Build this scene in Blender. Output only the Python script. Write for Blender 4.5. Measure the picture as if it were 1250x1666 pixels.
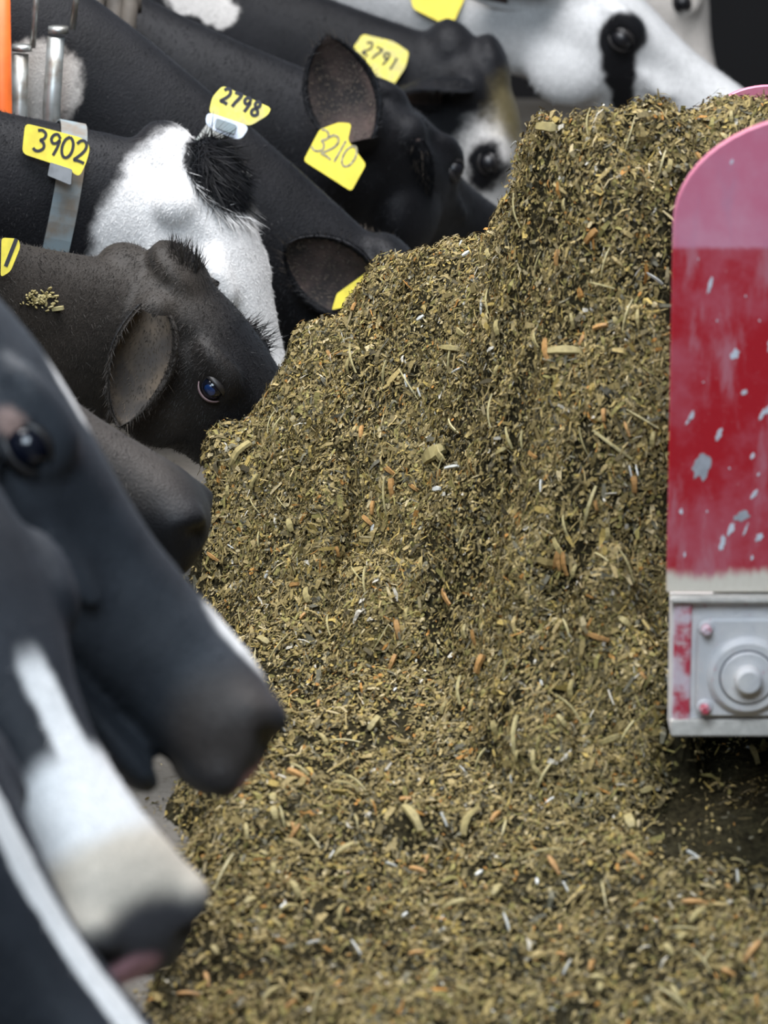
import bpy, bmesh, math, random
import numpy as np
from mathutils import Vector, Matrix, Euler, Quaternion

# ------------------------------------------------------------------ clear
for o in list(bpy.data.objects):
    bpy.data.objects.remove(o, do_unlink=True)
SC = bpy.context.scene
COL = SC.collection
random.seed(7)
RNG = np.random.default_rng(11)
PI = math.pi

# ------------------------------------------------------------------ camera
FPX = 6500.0
CAM_H = 1.65
PITCH = math.radians(14.0)
cam_d = bpy.data.cameras.new('camera')
cam = bpy.data.objects.new('camera', cam_d)
COL.objects.link(cam)
cam.location = (0, 0, CAM_H)
cam.rotation_euler = (PI / 2 - PITCH, 0, 0)
cam_d.sensor_fit = 'VERTICAL'
cam_d.sensor_height = 36.0
cam_d.lens = FPX / 1666.0 * 36.0
cam_d.clip_start = 0.05
cam_d.clip_end = 100
cam_d.dof.use_dof = True
cam_d.dof.focus_distance = 6.0
cam_d.dof.aperture_fstop = 5.8
SC.camera = cam

# ------------------------------------------------------------------ world and daylight
world = bpy.data.worlds.new('world')
SC.world = world
world.use_nodes = True
wb = world.node_tree.nodes['Background']
wb.inputs[0].default_value = (0.74, 0.87, 1.0, 1)
wb.inputs[1].default_value = 0.16


def area_light(name, loc, target, sx, sy, power, col):
    d = bpy.data.lights.new(name, 'AREA')
    d.shape = 'RECTANGLE'
    d.size = sx
    d.size_y = sy
    d.energy = power
    d.color = col
    o = bpy.data.objects.new(name, d)
    COL.objects.link(o)
    o.location = loc
    o.rotation_euler = (Vector(target) - Vector(loc)).to_track_quat('-Z', 'Y').to_euler()
    return o


area_light('ridge_skylight', (-0.5, 5.9, 4.6), (-0.1, 6.0, 0.2), 2.6, 4.4, 600, (0.98, 0.98, 1.0))
area_light('alley_skylight', (-0.7, 0.2, 4.6), (-0.3, 4.4, 0.5), 3.0, 2.6, 360, (0.74, 0.87, 1.0))
SC.view_settings.view_transform = 'Standard'
SC.view_settings.look = 'None'
SC.view_settings.exposure = 0.0
SC.view_settings.gamma = 1.0
SC.view_settings.use_curve_mapping = False


# ------------------------------------------------------------------ helpers
def V(px, py, Y):
    """point at world depth Y seen at image position px, py (1250 x 1666)"""
    x = (px - 625.0) / FPX
    z = -(py - 833.0) / FPX
    dy = math.cos(PITCH) + z * math.sin(PITCH)
    dz = -math.sin(PITCH) + z * math.cos(PITCH)
    k = Y / dy
    return Vector((x * k, Y, CAM_H + dz * k))


def link(o, parent=None):
    COL.objects.link(o)
    if parent is not None:
        o.parent = parent
    return o


def tag(o, label=None, cat=None, group=None, kind=None):
    if label:
        o['label'] = label
    if cat:
        o['category'] = cat
    if group:
        o['group'] = group
    if kind:
        o['kind'] = kind
    return o


def empty(name, loc=(0, 0, 0)):
    o = bpy.data.objects.new(name, None)
    COL.objects.link(o)
    o.location = loc
    o.empty_display_size = 0.1
    return o


def mesh_obj(name, verts, faces, mat, parent=None, smooth=True):
    """verts in world space; parents are unrotated empties, so subtract their location"""
    off = Vector((0, 0, 0))
    p = parent
    while p is not None:
        off += Vector(p.location)
        p = p.parent
    me = bpy.data.meshes.new(name)
    me.from_pydata([tuple(Vector(v) - off) for v in verts], [], faces)
    me.update()
    if smooth:
        me.shade_smooth()
    if mat is not None:
        me.materials.append(mat)
    o = bpy.data.objects.new(name, me)
    link(o, parent)
    return o


def big_mesh(name, verts, tris_or_quads, mat, parent=None, smooth=False):
    """fast mesh from numpy arrays; all faces with the same corner count"""
    verts = np.asarray(verts, np.float32)
    if parent is not None:
        verts = verts - np.asarray(parent.location, np.float32)
    f = np.asarray(tris_or_quads, np.int32)
    n, k = f.shape
    me = bpy.data.meshes.new(name)
    me.vertices.add(len(verts))
    me.vertices.foreach_set('co', verts.ravel())
    me.loops.add(n * k)
    me.loops.foreach_set('vertex_index', f.ravel())
    me.polygons.add(n)
    me.polygons.foreach_set('loop_start', np.arange(0, n * k, k, dtype=np.int32))
    me.polygons.foreach_set('loop_total', np.full(n, k, np.int32))
    me.polygons.foreach_set('use_smooth', np.full(n, smooth, bool))
    me.update(calc_edges=True)
    if mat is not None:
        me.materials.append(mat)
    o = bpy.data.objects.new(name, me)
    link(o, parent)
    return o


def rings_mesh(rings, closed=True):
    """rings: list of equal-length point lists -> verts, faces with end caps"""
    n = len(rings[0])
    verts = [p for r in rings for p in r]
    faces = []
    for i in range(len(rings) - 1):
        for j in range(n):
            k = (j + 1) % n
            faces.append((i * n + j, i * n + k, (i + 1) * n + k, (i + 1) * n + j))
    if closed:
        c0 = len(verts)
        verts.append(sum((Vector(p) for p in rings[0]), Vector()) / n)
        c1 = len(verts)
        verts.append(sum((Vector(p) for p in rings[-1]), Vector()) / n)
        m = (len(rings) - 1) * n
        for j in range(n):
            k = (j + 1) % n
            faces.append((c0, k, j))
            faces.append((c1, m + j, m + k))
    return verts, faces


def tube_rings(pts, radii, n=14):
    pts = [Vector(p) for p in pts]
    rings = []
    up = Vector((0.13, 0.31, 0.94))
    for i, p in enumerate(pts):
        t = (pts[min(i + 1, len(pts) - 1)] - pts[max(i - 1, 0)]).normalized()
        u = t.cross(up)
        if u.length < 1e-3:
            u = t.cross(Vector((1, 0, 0)))
        u.normalize()
        w = t.cross(u).normalized()
        r = radii[i] if isinstance(radii, (list, tuple)) else radii
        rings.append([p + u * (r * math.cos(2 * PI * j / n)) + w * (r * math.sin(2 * PI * j / n)) for j in range(n)])
    return rings


def tube(name, pts, radii, mat, parent=None, n=14):
    v, f = rings_mesh(tube_rings(pts, radii, n))
    return mesh_obj(name, v, f, mat, parent)


def ellipsoid(c, ax, ay, az, nu=18, nv=12):
    """c centre, ax/ay/az half-axis vectors"""
    c = Vector(c)
    rings = []
    for i in range(1, nv):
        t = PI * i / nv
        rings.append([c + az * math.cos(t) + (ax * math.cos(2 * PI * j / nu) + ay * math.sin(2 * PI * j / nu)) * math.sin(t)
                      for j in range(nu)])
    v, f = rings_mesh(rings, closed=False)
    a = len(v)
    v.append(c + az)
    b = len(v)
    v.append(c - az)
    m = (nv - 2) * nu
    for j in range(nu):
        k = (j + 1) % nu
        f.append((a, k, j))
        f.append((b, m + j, m + k))
    return v, f


def plate(outline, centre, right, up, thick, bevel=0.0):
    """extruded 2-D outline (list of x, y); its front looks along right x up"""
    right = Vector(right).normalized()
    nrm = right.cross(Vector(up)).normalized()
    up = nrm.cross(right).normalized()
    n = len(outline)
    cx = sum(p[0] for p in outline) / n
    cy = sum(p[1] for p in outline) / n

    def P(x, y, z):
        return Vector(centre) + right * x + up * y + nrm * z
    b = bevel
    rings = []
    layers = [(0, -thick / 2), (0, thick / 2)] if b == 0 else [(b, -thick / 2), (0, -thick / 2 + b), (0, thick / 2 - b), (b, thick / 2)]
    for ins, z in layers:
        ring = []
        for (x, y) in outline:
            dx, dy = x - cx, y - cy
            l = math.hypot(dx, dy)
            s = max(0.0, (l - ins) / l)
            ring.append(P(cx + dx * s, cy + dy * s, z))
        rings.append(ring)
    v = [p for r in rings for p in r]
    f = []
    for i in range(len(rings) - 1):
        for j in range(n):
            k = (j + 1) % n
            f.append((i * n + j, i * n + k, (i + 1) * n + k, (i + 1) * n + j))
    f.append(tuple(reversed(range(n))))
    m = (len(rings) - 1) * n
    f.append(tuple(range(m, m + n)))
    return v, f


def round_poly(pts, r, seg=5):
    """round the corners of a polygon"""
    out = []
    n = len(pts)
    for i in range(n):
        p = Vector(pts[i]).to_2d()
        a = Vector(pts[i - 1]).to_2d()
        b = Vector(pts[(i + 1) % n]).to_2d()
        da = (a - p)
        db = (b - p)
        ra = min(r, da.length * .45)
        rb = min(r, db.length * .45)
        p0 = p + da.normalized() * ra
        p1 = p + db.normalized() * rb
        for k in range(seg + 1):
            t = k / seg
            q = p0 * (1 - t) ** 2 + p * (2 * t * (1 - t)) + p1 * t * t
            out.append((q.x, q.y))
    return out


# 2-D / 3-D value noise on numpy arrays
_PERM = RNG.permutation(4096)
_VALS = RNG.random(4096) * 2 - 1


def vnoise2(x, y):
    xi = np.floor(x).astype(int)
    yi = np.floor(y).astype(int)
    fx = x - xi
    fy = y - yi
    fx = fx * fx * fx * (fx * (fx * 6 - 15) + 10)
    fy = fy * fy * fy * (fy * (fy * 6 - 15) + 10)

    def h(a, b):
        return _VALS[_PERM[(_PERM[a & 4095] + b) & 4095]]
    return ((h(xi, yi) * (1 - fx) + h(xi + 1, yi) * fx) * (1 - fy) +
            (h(xi, yi + 1) * (1 - fx) + h(xi + 1, yi + 1) * fx) * fy)


def fbm2(x, y, oct=3):
    s = 0
    a = 1.0
    for i in range(oct):
        s = s + a * vnoise2(x + 17.3 * i, y - 9.1 * i)
        x = x * 2.03
        y = y * 2.03
        a *= .5
    return s


# ------------------------------------------------------------------ materials
def new_mat(name):
    m = bpy.data.materials.new(name)
    m.use_nodes = True
    nt = m.node_tree
    return m, nt, nt.nodes['Principled BSDF']


def N(nt, t, **kw):
    n = nt.nodes.new(t)
    for k, v in kw.items():
        setattr(n, k, v)
    return n


def math_node(nt, op, a, b=None, c=None):
    n = N(nt, 'ShaderNodeMath', operation=op)
    for i, v in enumerate((a, b, c)):
        if v is None:
            continue
        if isinstance(v, (int, float)):
            n.inputs[i].default_value = v
        else:
            nt.links.new(v, n.inputs[i])
    return n.outputs[0]


def vmath(nt, op, a, b=None, out=0):
    n = N(nt, 'ShaderNodeVectorMath', operation=op)
    for i, v in enumerate((a, b)):
        if v is None:
            continue
        if isinstance(v, (tuple, list, Vector)):
            n.inputs[i].default_value = tuple(v)
        else:
            nt.links.new(v, n.inputs[i])
    return n.outputs[out]


def noise(nt, vec, scale, detail=3, rough=.55, out='Fac'):
    n = N(nt, 'ShaderNodeTexNoise')
    n.inputs['Scale'].default_value = scale
    n.inputs['Detail'].default_value = detail
    n.inputs['Roughness'].default_value = rough
    if vec is not None:
        nt.links.new(vec, n.inputs['Vector'])
    return n.outputs[out]


def maprange(nt, v, a, b, c=0.0, d=1.0, smooth=True):
    n = N(nt, 'ShaderNodeMapRange')
    if smooth:
        n.interpolation_type = 'SMOOTHSTEP'
    nt.links.new(v, n.inputs[0])
    for i, x in enumerate((a, b, c, d)):
        n.inputs[i + 1].default_value = x
    return n.outputs[0]


def mixc(nt, fac, a, b):
    n = N(nt, 'ShaderNodeMix', data_type='RGBA')
    for s, v in ((n.inputs[0], fac), (n.inputs[6], a), (n.inputs[7], b)):
        if isinstance(v, (int, float)):
            s.default_value = v
        elif isinstance(v, (tuple, list)):
            s.default_value = (*v[:3], 1)
        else:
            nt.links.new(v, s)
    return n.outputs[2]


def bump(nt, b, h, strength, dist):
    n = N(nt, 'ShaderNodeBump')
    n.inputs['Strength'].default_value = strength
    n.inputs['Distance'].default_value = dist
    nt.links.new(h, n.inputs['Height'])
    nt.links.new(n.outputs[0], b.inputs['Normal'])


def simple_mat(name, col, rough=.6, metal=0.0, var=0.12, scale=30.0, bumpd=0.0, col2=None):
    m, nt, b = new_mat(name)
    tc = N(nt, 'ShaderNodeTexCoord').outputs['Object']
    nz = noise(nt, tc, scale, 4)
    c2 = col2 or tuple(c * (1 - var * 2.5) for c in col)
    nt.links.new(mixc(nt, maprange(nt, nz, .35, .7), col, c2), b.inputs['Base Color'])
    b.inputs['Roughness'].default_value = rough
    b.inputs['Metallic'].default_value = metal
    if bumpd:
        bump(nt, b, nz, .6, bumpd)
    return m


def coat_mat(name, base, patches, fuzz=.020, sheen=.04, rough=.55):
    """patches: (centre, radii, colour, rotation (deg) or None, box?, edge) in the head's own frame"""
    m, nt, b = new_mat(name)
    hl = N(nt, 'ShaderNodeAttribute', attribute_name='hl').outputs['Vector']
    nv = noise(nt, hl, 22.0, 4, .6, 'Color')
    nv = vmath(nt, 'SUBTRACT', nv, (.5, .5, .5))
    sc = N(nt, 'ShaderNodeVectorMath', operation='SCALE')
    nt.links.new(nv, sc.inputs[0])
    sc.inputs['Scale'].default_value = fuzz * 2
    pos = vmath(nt, 'ADD', hl, sc.outputs[0])
    big = noise(nt, hl, 7.0, 3)
    fine = noise(nt, hl, 260.0, 3, .6)
    col = mixc(nt, maprange(nt, big, .3, .75), base, tuple(min(c * 1.7 + .003, .66) for c in base))
    for p in patches:
        ctr, rad, pc = p[0], p[1], p[2]
        rot = p[3] if len(p) > 3 else None
        box = p[4] if len(p) > 4 else False
        edge = p[5] if len(p) > 5 else .12
        q = vmath(nt, 'SUBTRACT', pos, ctr)
        if rot:
            r = N(nt, 'ShaderNodeVectorRotate', rotation_type='EULER_XYZ', invert=True)
            nt.links.new(q, r.inputs['Vector'])
            r.inputs['Rotation'].default_value = tuple(math.radians(a) for a in rot)
            q = r.outputs[0]
        q = vmath(nt, 'DIVIDE', q, rad)
        if box:
            q = vmath(nt, 'MULTIPLY', q, q)
            q = vmath(nt, 'MULTIPLY', q, q)
            s = N(nt, 'ShaderNodeVectorMath', operation='DOT_PRODUCT')
            nt.links.new(q, s.inputs[0])
            s.inputs[1].default_value = (1, 1, 1)
            d = math_node(nt, 'POWER', s.outputs['Value'], .25)
        else:
            d = vmath(nt, 'LENGTH', q, None, 1)
        f = maprange(nt, d, 1 + edge, 1 - edge)
        col = mixc(nt, f, col, pc)
    dark = maprange(nt, fine, .3, .75, .80, 1.10)
    mul = N(nt, 'ShaderNodeVectorMath', operation='SCALE')
    nt.links.new(col, mul.inputs[0])
    nt.links.new(dark, mul.inputs['Scale'])
    nt.links.new(mul.outputs[0], b.inputs['Base Color'])
    b.inputs['Roughness'].default_value = rough
    b.inputs['Sheen Weight'].default_value = sheen
    b.inputs['Sheen Roughness'].default_value = .45
    b.inputs['Sheen Tint'].default_value = (.75, .86, 1, 1)
    b.inputs['Specular IOR Level'].default_value = .20
    bump(nt, b, fine, .35, .004)
    return m


BLACK = (.0042, .0042, .0054)
BROWNBLACK = (.019, .0155, .0125)
WHITE = (.70, .69, .68)
CREAM = (.52, .46, .38)
PINK = (.62, .33, .36)
NOSE = (.050, .048, .052)

M = {}
M['eye'], _nt, _b = new_mat('eye_glossy')
_b.inputs['Base Color'].default_value = (.004, .005, .010, 1)
_b.inputs['Roughness'].default_value = .09
_b.inputs['Coat Weight'].default_value = 0.0
M['iris'], _nt, _b = new_mat('eye_blue_pupil')
_b.inputs['Coat Weight'].default_value = 1.0
_b.inputs['Coat Roughness'].default_value = .04
_b.inputs['Base Color'].default_value = (.006, .020, .075, 1)
_b.inputs['Roughness'].default_value = .12
M['eye_dull'], _nt, _b = new_mat('eye_dark')
_b.inputs['Base Color'].default_value = (.004, .004, .006, 1)
_b.inputs['Roughness'].default_value = .4
M['lid_dark'] = simple_mat('eyelid_dark', (.018, .016, .016), .45)
M['lid_pink'] = simple_mat('eyelid_pink', (.22, .15, .155), .35)
M['ear_in'] = simple_mat('ear_inner_skin', (.014, .011, .011), .8, var=.2, scale=13, col2=(.085, .056, .048))
M['ear_in_light'] = simple_mat('ear_inner_pale', (.020, .016, .013), .8, var=.2, scale=16, col2=(.075, .055, .035))
M['ear_fuzz'] = simple_mat('inner_ear_fuzz', (.10, .078, .058), .8, var=.25, scale=40)
M['tag'] = simple_mat('tag_yellow', (.80, .66, .05), .5, var=.08, scale=40)
M['tag_faded'] = simple_mat('tag_yellow_worn', (.72, .62, .09), .5, var=.2, scale=60, col2=(.50, .44, .16))
M['ink'] = simple_mat('tag_ink', (.012, .012, .02), .6)
M['ink_faint'] = simple_mat('tag_ink_worn', (.12, .11, .10), .7, var=.3, scale=150, col2=(.42, .38, .20))
M['strap'] = simple_mat('collar_webbing', (.20, .25, .27), .8, var=.15, scale=18, bumpd=.001, col2=(.17, .135, .10))
M['strap_pale'] = simple_mat('collar_webbing_pale', (.30, .29, .27), .8, var=.15, scale=18, bumpd=.001, col2=(.30, .38, .36))
M['clasp_grey'] = simple_mat('collar_clasp_grey', (.20, .21, .22), .5, scale=40)
M['clasp_white'] = simple_mat('collar_clasp_white', (.62, .68, .78), .35, scale=40)
M['galv'] = simple_mat('galvanised_steel', (.50, .53, .52), .42, .75, var=.2, scale=26, col2=(.22, .20, .17))
M['orange'] = simple_mat('orange_plastic', (.92, .17, .025), .5, var=.12, scale=12)
M['cob'] = simple_mat('cob_piece', (.36, .19, .055), .7, var=.15, scale=120)
M['husk'] = simple_mat('husk_piece', (.31, .25, .10), .7, var=.15, scale=90)
M['straw'] = simple_mat('straw_piece', (.40, .34, .16), .6, var=.15, scale=90)
M['white_bit'] = simple_mat('white_bit', (.52, .52, .48), .5, var=.1, scale=90)


# ------------------------------------------------------------------ setting
def concrete_mat():
    m, nt, b = new_mat('alley_concrete')
    tc = N(nt, 'ShaderNodeTexCoord').outputs['Object']
    a = noise(nt, tc, 3.0, 5)
    c = noise(nt, tc, 60.0, 5, .7)
    col = mixc(nt, maprange(nt, a, .35, .65), (.085, .075, .062), (.14, .13, .115))
    col = mixc(nt, maprange(nt, c, .5, .75), col, (.045, .038, .026))
    nt.links.new(col, b.inputs['Base Color'])
    b.inputs['Roughness'].default_value = .85
    bump(nt, b, c, .5, .006)
    return m


fl = mesh_obj('floor', [(-6, -2, 0), (5, -2, 0), (5, 11.8, 0), (-6, 11.8, 0), (-6, -2, -.1), (5, -2, -.1), (5, 11.8, -.1), (-6, 11.8, -.1)],
              [(0, 1, 2, 3), (7, 6, 5, 4), (0, 4, 5, 1), (1, 5, 6, 2), (2, 6, 7, 3), (3, 7, 4, 0)], concrete_mat(), smooth=False)
tag(fl, 'dusty grey concrete barn floor under the feed and cows', 'floor', kind='structure')
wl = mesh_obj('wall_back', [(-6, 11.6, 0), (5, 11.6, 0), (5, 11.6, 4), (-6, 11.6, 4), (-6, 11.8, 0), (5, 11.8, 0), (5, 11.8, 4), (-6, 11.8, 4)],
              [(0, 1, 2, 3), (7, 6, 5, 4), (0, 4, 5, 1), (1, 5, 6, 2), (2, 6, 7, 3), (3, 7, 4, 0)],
              simple_mat('back_wall_shade', (.004, .004, .005), .95, scale=4), smooth=False)  # near-black colour stands in for the unlit barn interior
tag(wl, 'far end wall of the barn behind the cows, coloured near black as shade', 'wall', kind='structure')


# ------------------------------------------------------------------ feed heap
SIL = [(1330, 150), (1250, 160), (1215, 172), (1180, 186), (1140, 190), (1100, 166), (1060, 150), (1020, 146), (985, 158), (950, 172), (905, 166), (878, 170),
       (850, 205), (842, 250), (838, 310), (822, 360), (808, 392), (770, 418), (720, 416), (678, 399), (640, 412), (600, 440),
       (565, 488), (520, 520), (490, 535), (474, 580), (462, 615), (430, 655), (385, 688), (345, 703), (333, 740), (331, 850)]


def crest_depth(px):
    return float(np.interp(px, [660, 960], [6.0, 5.45]))


_cx = []
_cz = []
for (a, b_) in SIL:
    p = V(a, b_, crest_depth(a))
    _cx.append(p.x)
    _cz.append(p.z)
_cx = np.array(_cx[::-1])
_cz = np.array(_cz[::-1])
_cyd = np.array([crest_depth(a) for (a, b_) in SIL[::-1]])
_cx = np.maximum.accumulate(_cx + np.arange(len(_cx)) * 1e-5)


def crest(x):
    z = np.interp(x, _cx, _cz)
    e = -.285
    return np.where(x < e, np.maximum(.0, .16 + (x - e) * 6.0), z)


_sx = np.arange(-.9, 1.6, .005)
_g = np.exp(-(np.arange(-60, 61) * .005 / .12) ** 2)
_sz = np.convolve(np.pad(crest(_sx), 60, 'edge'), _g / _g.sum(), 'valid')


def crest_soft(x):
    z = np.interp(x, _sx, _sz)
    return np.where(x < -.22, np.minimum(z, np.maximum(0, crest(x))), z)


def heap_z(x, y):
    CY = np.interp(x, _cx, _cyd)
    wx = x + .045 * fbm2(x * 6 + y * 3, y * 8 - x * 3, 2) * np.clip(np.abs(y - CY) * 4, 0, 1)
    wy = y + .050 * fbm2(x * 7 + 31 + y * 4, y * 6 + 5, 3)
    far = np.clip(np.abs(wy - CY) / .13, 0, 1)
    c = crest(wx) * (1 - far) + crest_soft(wx) * far
    s = np.maximum(.80, c / np.maximum(.2, CY - 4.85))
    dd = np.sqrt((wy - CY) ** 2 + .035 ** 2) - .035
    front = c - s * dd
    # convex shoulder and slumped toe
    h = front
    # under the conveyor the heap stops
    under = np.clip((x - .385) / .04, 0, 1) * np.clip((5.36 - y) / .12, 0, 1)
    h = h * (1 - under)
    rid = 1 - np.abs(fbm2(x * 6 + 51, y * 5 + 7, 2)) * 2.2
    lump = .072 * fbm2(x * 8 + 3, y * 6, 3) + .026 * fbm2(x * 22, y * 18 + 8, 2) - .095 * np.clip(rid, 0, 1) ** 3
    amp = np.clip(h * 4, .15, 1) * np.clip(.14 + np.abs(y - CY) * 3.0, 0, 1)
    h = h + lump * amp
    # thin layer spread over the alley, up to the cows' side
    edge = np.clip((x + .265 + .03 * fbm2(y * 5, x * 3 + 40, 2)) / .06, 0, 1) * np.clip((y - 3.58) / .2, 0, 1) * np.clip((1.30 - x) / .15, 0, 1)
    layer = edge * (.055 + .030 * fbm2(x * 6 + 9, y * 6 + 2, 3))
    k = .03
    m = np.maximum(h, layer) + k * np.exp(-np.abs(h - layer) / k) * .5 * edge
    return np.maximum(m, 0.0) - .004


heap = empty('feed_heap', (0.1, 5.6, 0))
tag(heap, 'big heap of brown-green chopped silage feed spilling across the alley in front of the cows', 'feed heap')


def feed_base_mat():
    m, nt, b = new_mat('feed_base')
    tc = N(nt, 'ShaderNodeTexCoord').outputs['Object']
    a = noise(nt, tc, 90.0, 5, .7)
    c = noise(nt, tc, 9.0, 3)
    col = mixc(nt, maprange(nt, a, .35, .7), (.015, .0125, .007), (.062, .052, .026))
    col = mixc(nt, maprange(nt, c, .35, .7, 0, .4), col, (.07, .062, .035))
    nt.links.new(col, b.inputs['Base Color'])
    b.inputs['Roughness'].default_value = .95
    b.inputs['Specular IOR Level'].default_value = .05
    bump(nt, b, a, 1.0, .02)
    return m


gx = np.arange(-.62, 1.45, .011)
gy = np.arange(3.5, 7.1, .012)
GX, GY = np.meshgrid(gx, gy)
GZ = heap_z(GX, GY)
nx, ny = len(gx), len(gy)
idx = np.arange(nx * ny).reshape(ny, nx)
quads = np.stack([idx[:-1, :-1], idx[:-1, 1:], idx[1:, 1:], idx[1:, :-1]], -1).reshape(-1, 4)
hb = big_mesh('packed_feed', np.stack([GX, GY, GZ], -1).reshape(-1, 3), quads, feed_base_mat(), heap, True)
tag(hb, kind='stuff')


def flake_mat():
    m, nt, b = new_mat('chopped_feed')
    at = N(nt, 'ShaderNodeAttribute', attribute_name='tint')
    tc = N(nt, 'ShaderNodeTexCoord').outputs['Object']
    a = noise(nt, tc, 300.0, 3, .6)
    d = maprange(nt, a, .3, .75, .75, 1.15)
    mul = N(nt, 'ShaderNodeVectorMath', operation='SCALE')
    nt.links.new(at.outputs['Color'], mul.inputs[0])
    nt.links.new(d, mul.inputs['Scale'])
    nt.links.new(mul.outputs[0], b.inputs['Base Color'])
    b.inputs['Roughness'].default_value = .75
    b.inputs['Specular IOR Level'].default_value = .15
    return m


def scatter_flakes(n, lmin, lmax, wrat, lift, seed):
    rg = np.random.default_rng(seed)
    pts = []
    # sample by depth so that far and near faces are evenly covered in space
    while sum(len(p) for p in pts) < n:
        k = n
        y = rg.uniform(3.62, 6.45, k)
        x = rg.uniform(-.38, .115 * y + .10, k)
        e = .01
        z = heap_z(x, y)
        sx = (heap_z(x + e, y) - heap_z(x - e, y)) / (2 * e)
        sy = (heap_z(x, y + e) - heap_z(x, y - e)) / (2 * e)
        dens = np.sqrt(1 + sx ** 2 + sy ** 2)
        thin = np.clip((z - .05) / .10, 0, 1)                       # sparser floor litter; the dark base showing also stands in for shade
        clump = np.clip(.80 + 1.1 * fbm2(x * 11 + 70, y * 9 + 20, 3), .30, 1)
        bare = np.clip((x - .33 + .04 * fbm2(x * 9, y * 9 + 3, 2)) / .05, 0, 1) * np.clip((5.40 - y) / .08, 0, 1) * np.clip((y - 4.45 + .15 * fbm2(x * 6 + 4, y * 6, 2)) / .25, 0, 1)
        clump = clump * (1 - .90 * bare)                           # little feed under the conveyor; dark base bared to stand in for its shade
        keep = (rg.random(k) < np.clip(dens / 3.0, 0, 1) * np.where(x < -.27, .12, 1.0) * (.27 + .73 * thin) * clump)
        pts.append(np.stack([x, y, z, sx, sy], -1)[keep])
    p = np.concatenate(pts)[:n]
    x, y, z, sx, sy = p.T
    nrm = np.stack([-sx, -sy, np.ones(n)], -1)
    nrm /= np.linalg.norm(nrm, axis=1)[:, None]
    nrm = nrm + rg.normal(0, .42, (n, 3))
    nrm /= np.linalg.norm(nrm, axis=1)[:, None]
    # long axis: mostly down the slope, with scatter
    down = np.stack([-.25 * np.ones(n), -.6 * np.ones(n), -.8 * np.ones(n)], -1)
    t = rg.normal(0, 1.0, (n, 3)) + down * 1.1
    t -= nrm * (t * nrm).sum(1)[:, None]
    t /= np.linalg.norm(t, axis=1)[:, None]
    w = np.cross(nrm, t)
    L = np.exp(rg.uniform(np.log(lmin), np.log(lmax), n))
    W = L * rg.uniform(wrat[0], wrat[1], n)
    c = np.stack([x, y, z], -1) + nrm * (rg.uniform(0, lift, n))[:, None]
    bend = rg.uniform(-.25, .25, n)
    v = np.empty((n, 6, 3), np.float32)
    for i, (a, q) in enumerate(((-.5, .7), (0, 1.0), (.5, .55))):
        cc = c + t * (L * a)[:, None] + nrm * (bend * L * (1 if a == 0 else 0))[:, None]
        v[:, i * 2] = cc - w * (W * q * .5)[:, None]
        v[:, i * 2 + 1] = cc + w * (W * q * .5)[:, None]
    base = (np.arange(n) * 6)[:, None]
    f = np.concatenate([base + np.array([[0, 1, 3, 2]]), base + np.array([[2, 3, 5, 4]])], 0)
    return v.reshape(-1, 3), f


PAL = np.array([[.27, .21, .085], [.21, .165, .070], [.33, .26, .12], [.13, .105, .050], [.075, .063, .036], [.24, .21, .075],
                [.36, .27, .085], [.42, .35, .20], [.38, .19, .05], [.55, .52, .44], [.16, .15, .105], [.10, .095, .07]])
PW = np.array([.21, .18, .17, .11, .05, .10, .07, .06, .022, .010, .05, .03])


def flakes_obj(n, lmin, lmax, wr, lift, seed, name):
    v, f = scatter_flakes(n, lmin, lmax, wr, lift, seed)
    o = big_mesh(name, v, f, M['flake'], heap, False)
    rg = np.random.default_rng(seed + 5)
    ci = rg.choice(len(PAL), n, p=PW / PW.sum())
    col = PAL[ci] * rg.uniform(.62, 1.02, (n, 1)) * np.array([[1.09, 1.06, 1.03]])
    rgba = np.concatenate([np.repeat(col, 6, 0), np.ones((n * 6, 1))], 1).astype(np.float32)
    at = o.data.attributes.new('tint', 'FLOAT_COLOR', 'POINT')
    at.data.foreach_set('color', rgba.ravel())
    tag(o, kind='stuff')
    return o


M['flake'] = flake_mat()
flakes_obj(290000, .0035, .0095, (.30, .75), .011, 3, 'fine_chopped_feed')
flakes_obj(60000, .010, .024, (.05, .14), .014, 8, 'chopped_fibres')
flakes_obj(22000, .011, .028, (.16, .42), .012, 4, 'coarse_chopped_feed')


# single pieces that can be picked out: cob slivers, husks, straws, pale bits
def piece_mesh(name, L, W, T, bend, mat, seed):
    rg = random.Random(seed)
    rings = []
    for i in range(5):
        u = i / 4
        x = (u - .5) * L
        w = W * (.55 + .45 * math.sin(PI * (.1 + .8 * u))) * rg.uniform(.8, 1.15)
        z = bend * L * math.sin(PI * u)
        rings.append([(x, -w / 2, z - T / 2), (x, w / 2, z - T / 2), (x, w / 2 * .8, z + T / 2), (x, -w / 2 * .8, z + T / 2)])
    v, f = rings_mesh([[Vector(p) for p in r] for r in rings])
    me = bpy.data.meshes.new(name)
    me.from_pydata([tuple(p) for p in v], [], f)
    me.update()
    me.materials.append(mat)
    return me


PIECES = {'cob_sliver': [piece_mesh('cob_sliver', l, w, .004, .08, M['cob'], i) for i, (l, w) in enumerate(((.030, .010), (.040, .009), (.022, .009)))],
          'husk_flake': [piece_mesh('husk_flake', l, w, .003, .14, M['husk'], 9 + i) for i, (l, w) in enumerate(((.034, .013), (.045, .011), (.026, .012)))],
          'straw_stem': [piece_mesh('straw_stem', l, w, .0025, .10, M['straw'], 19 + i) for i, (l, w) in enumerate(((.060, .0035), (.045, .0045), (.075, .003)))],
          'pale_bit': [piece_mesh('pale_bit', l, w, .003, .05, M['white_bit'], 29 + i) for i, (l, w) in enumerate(((.016, .007), (.022, .004), (.030, .003)))]}


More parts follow.
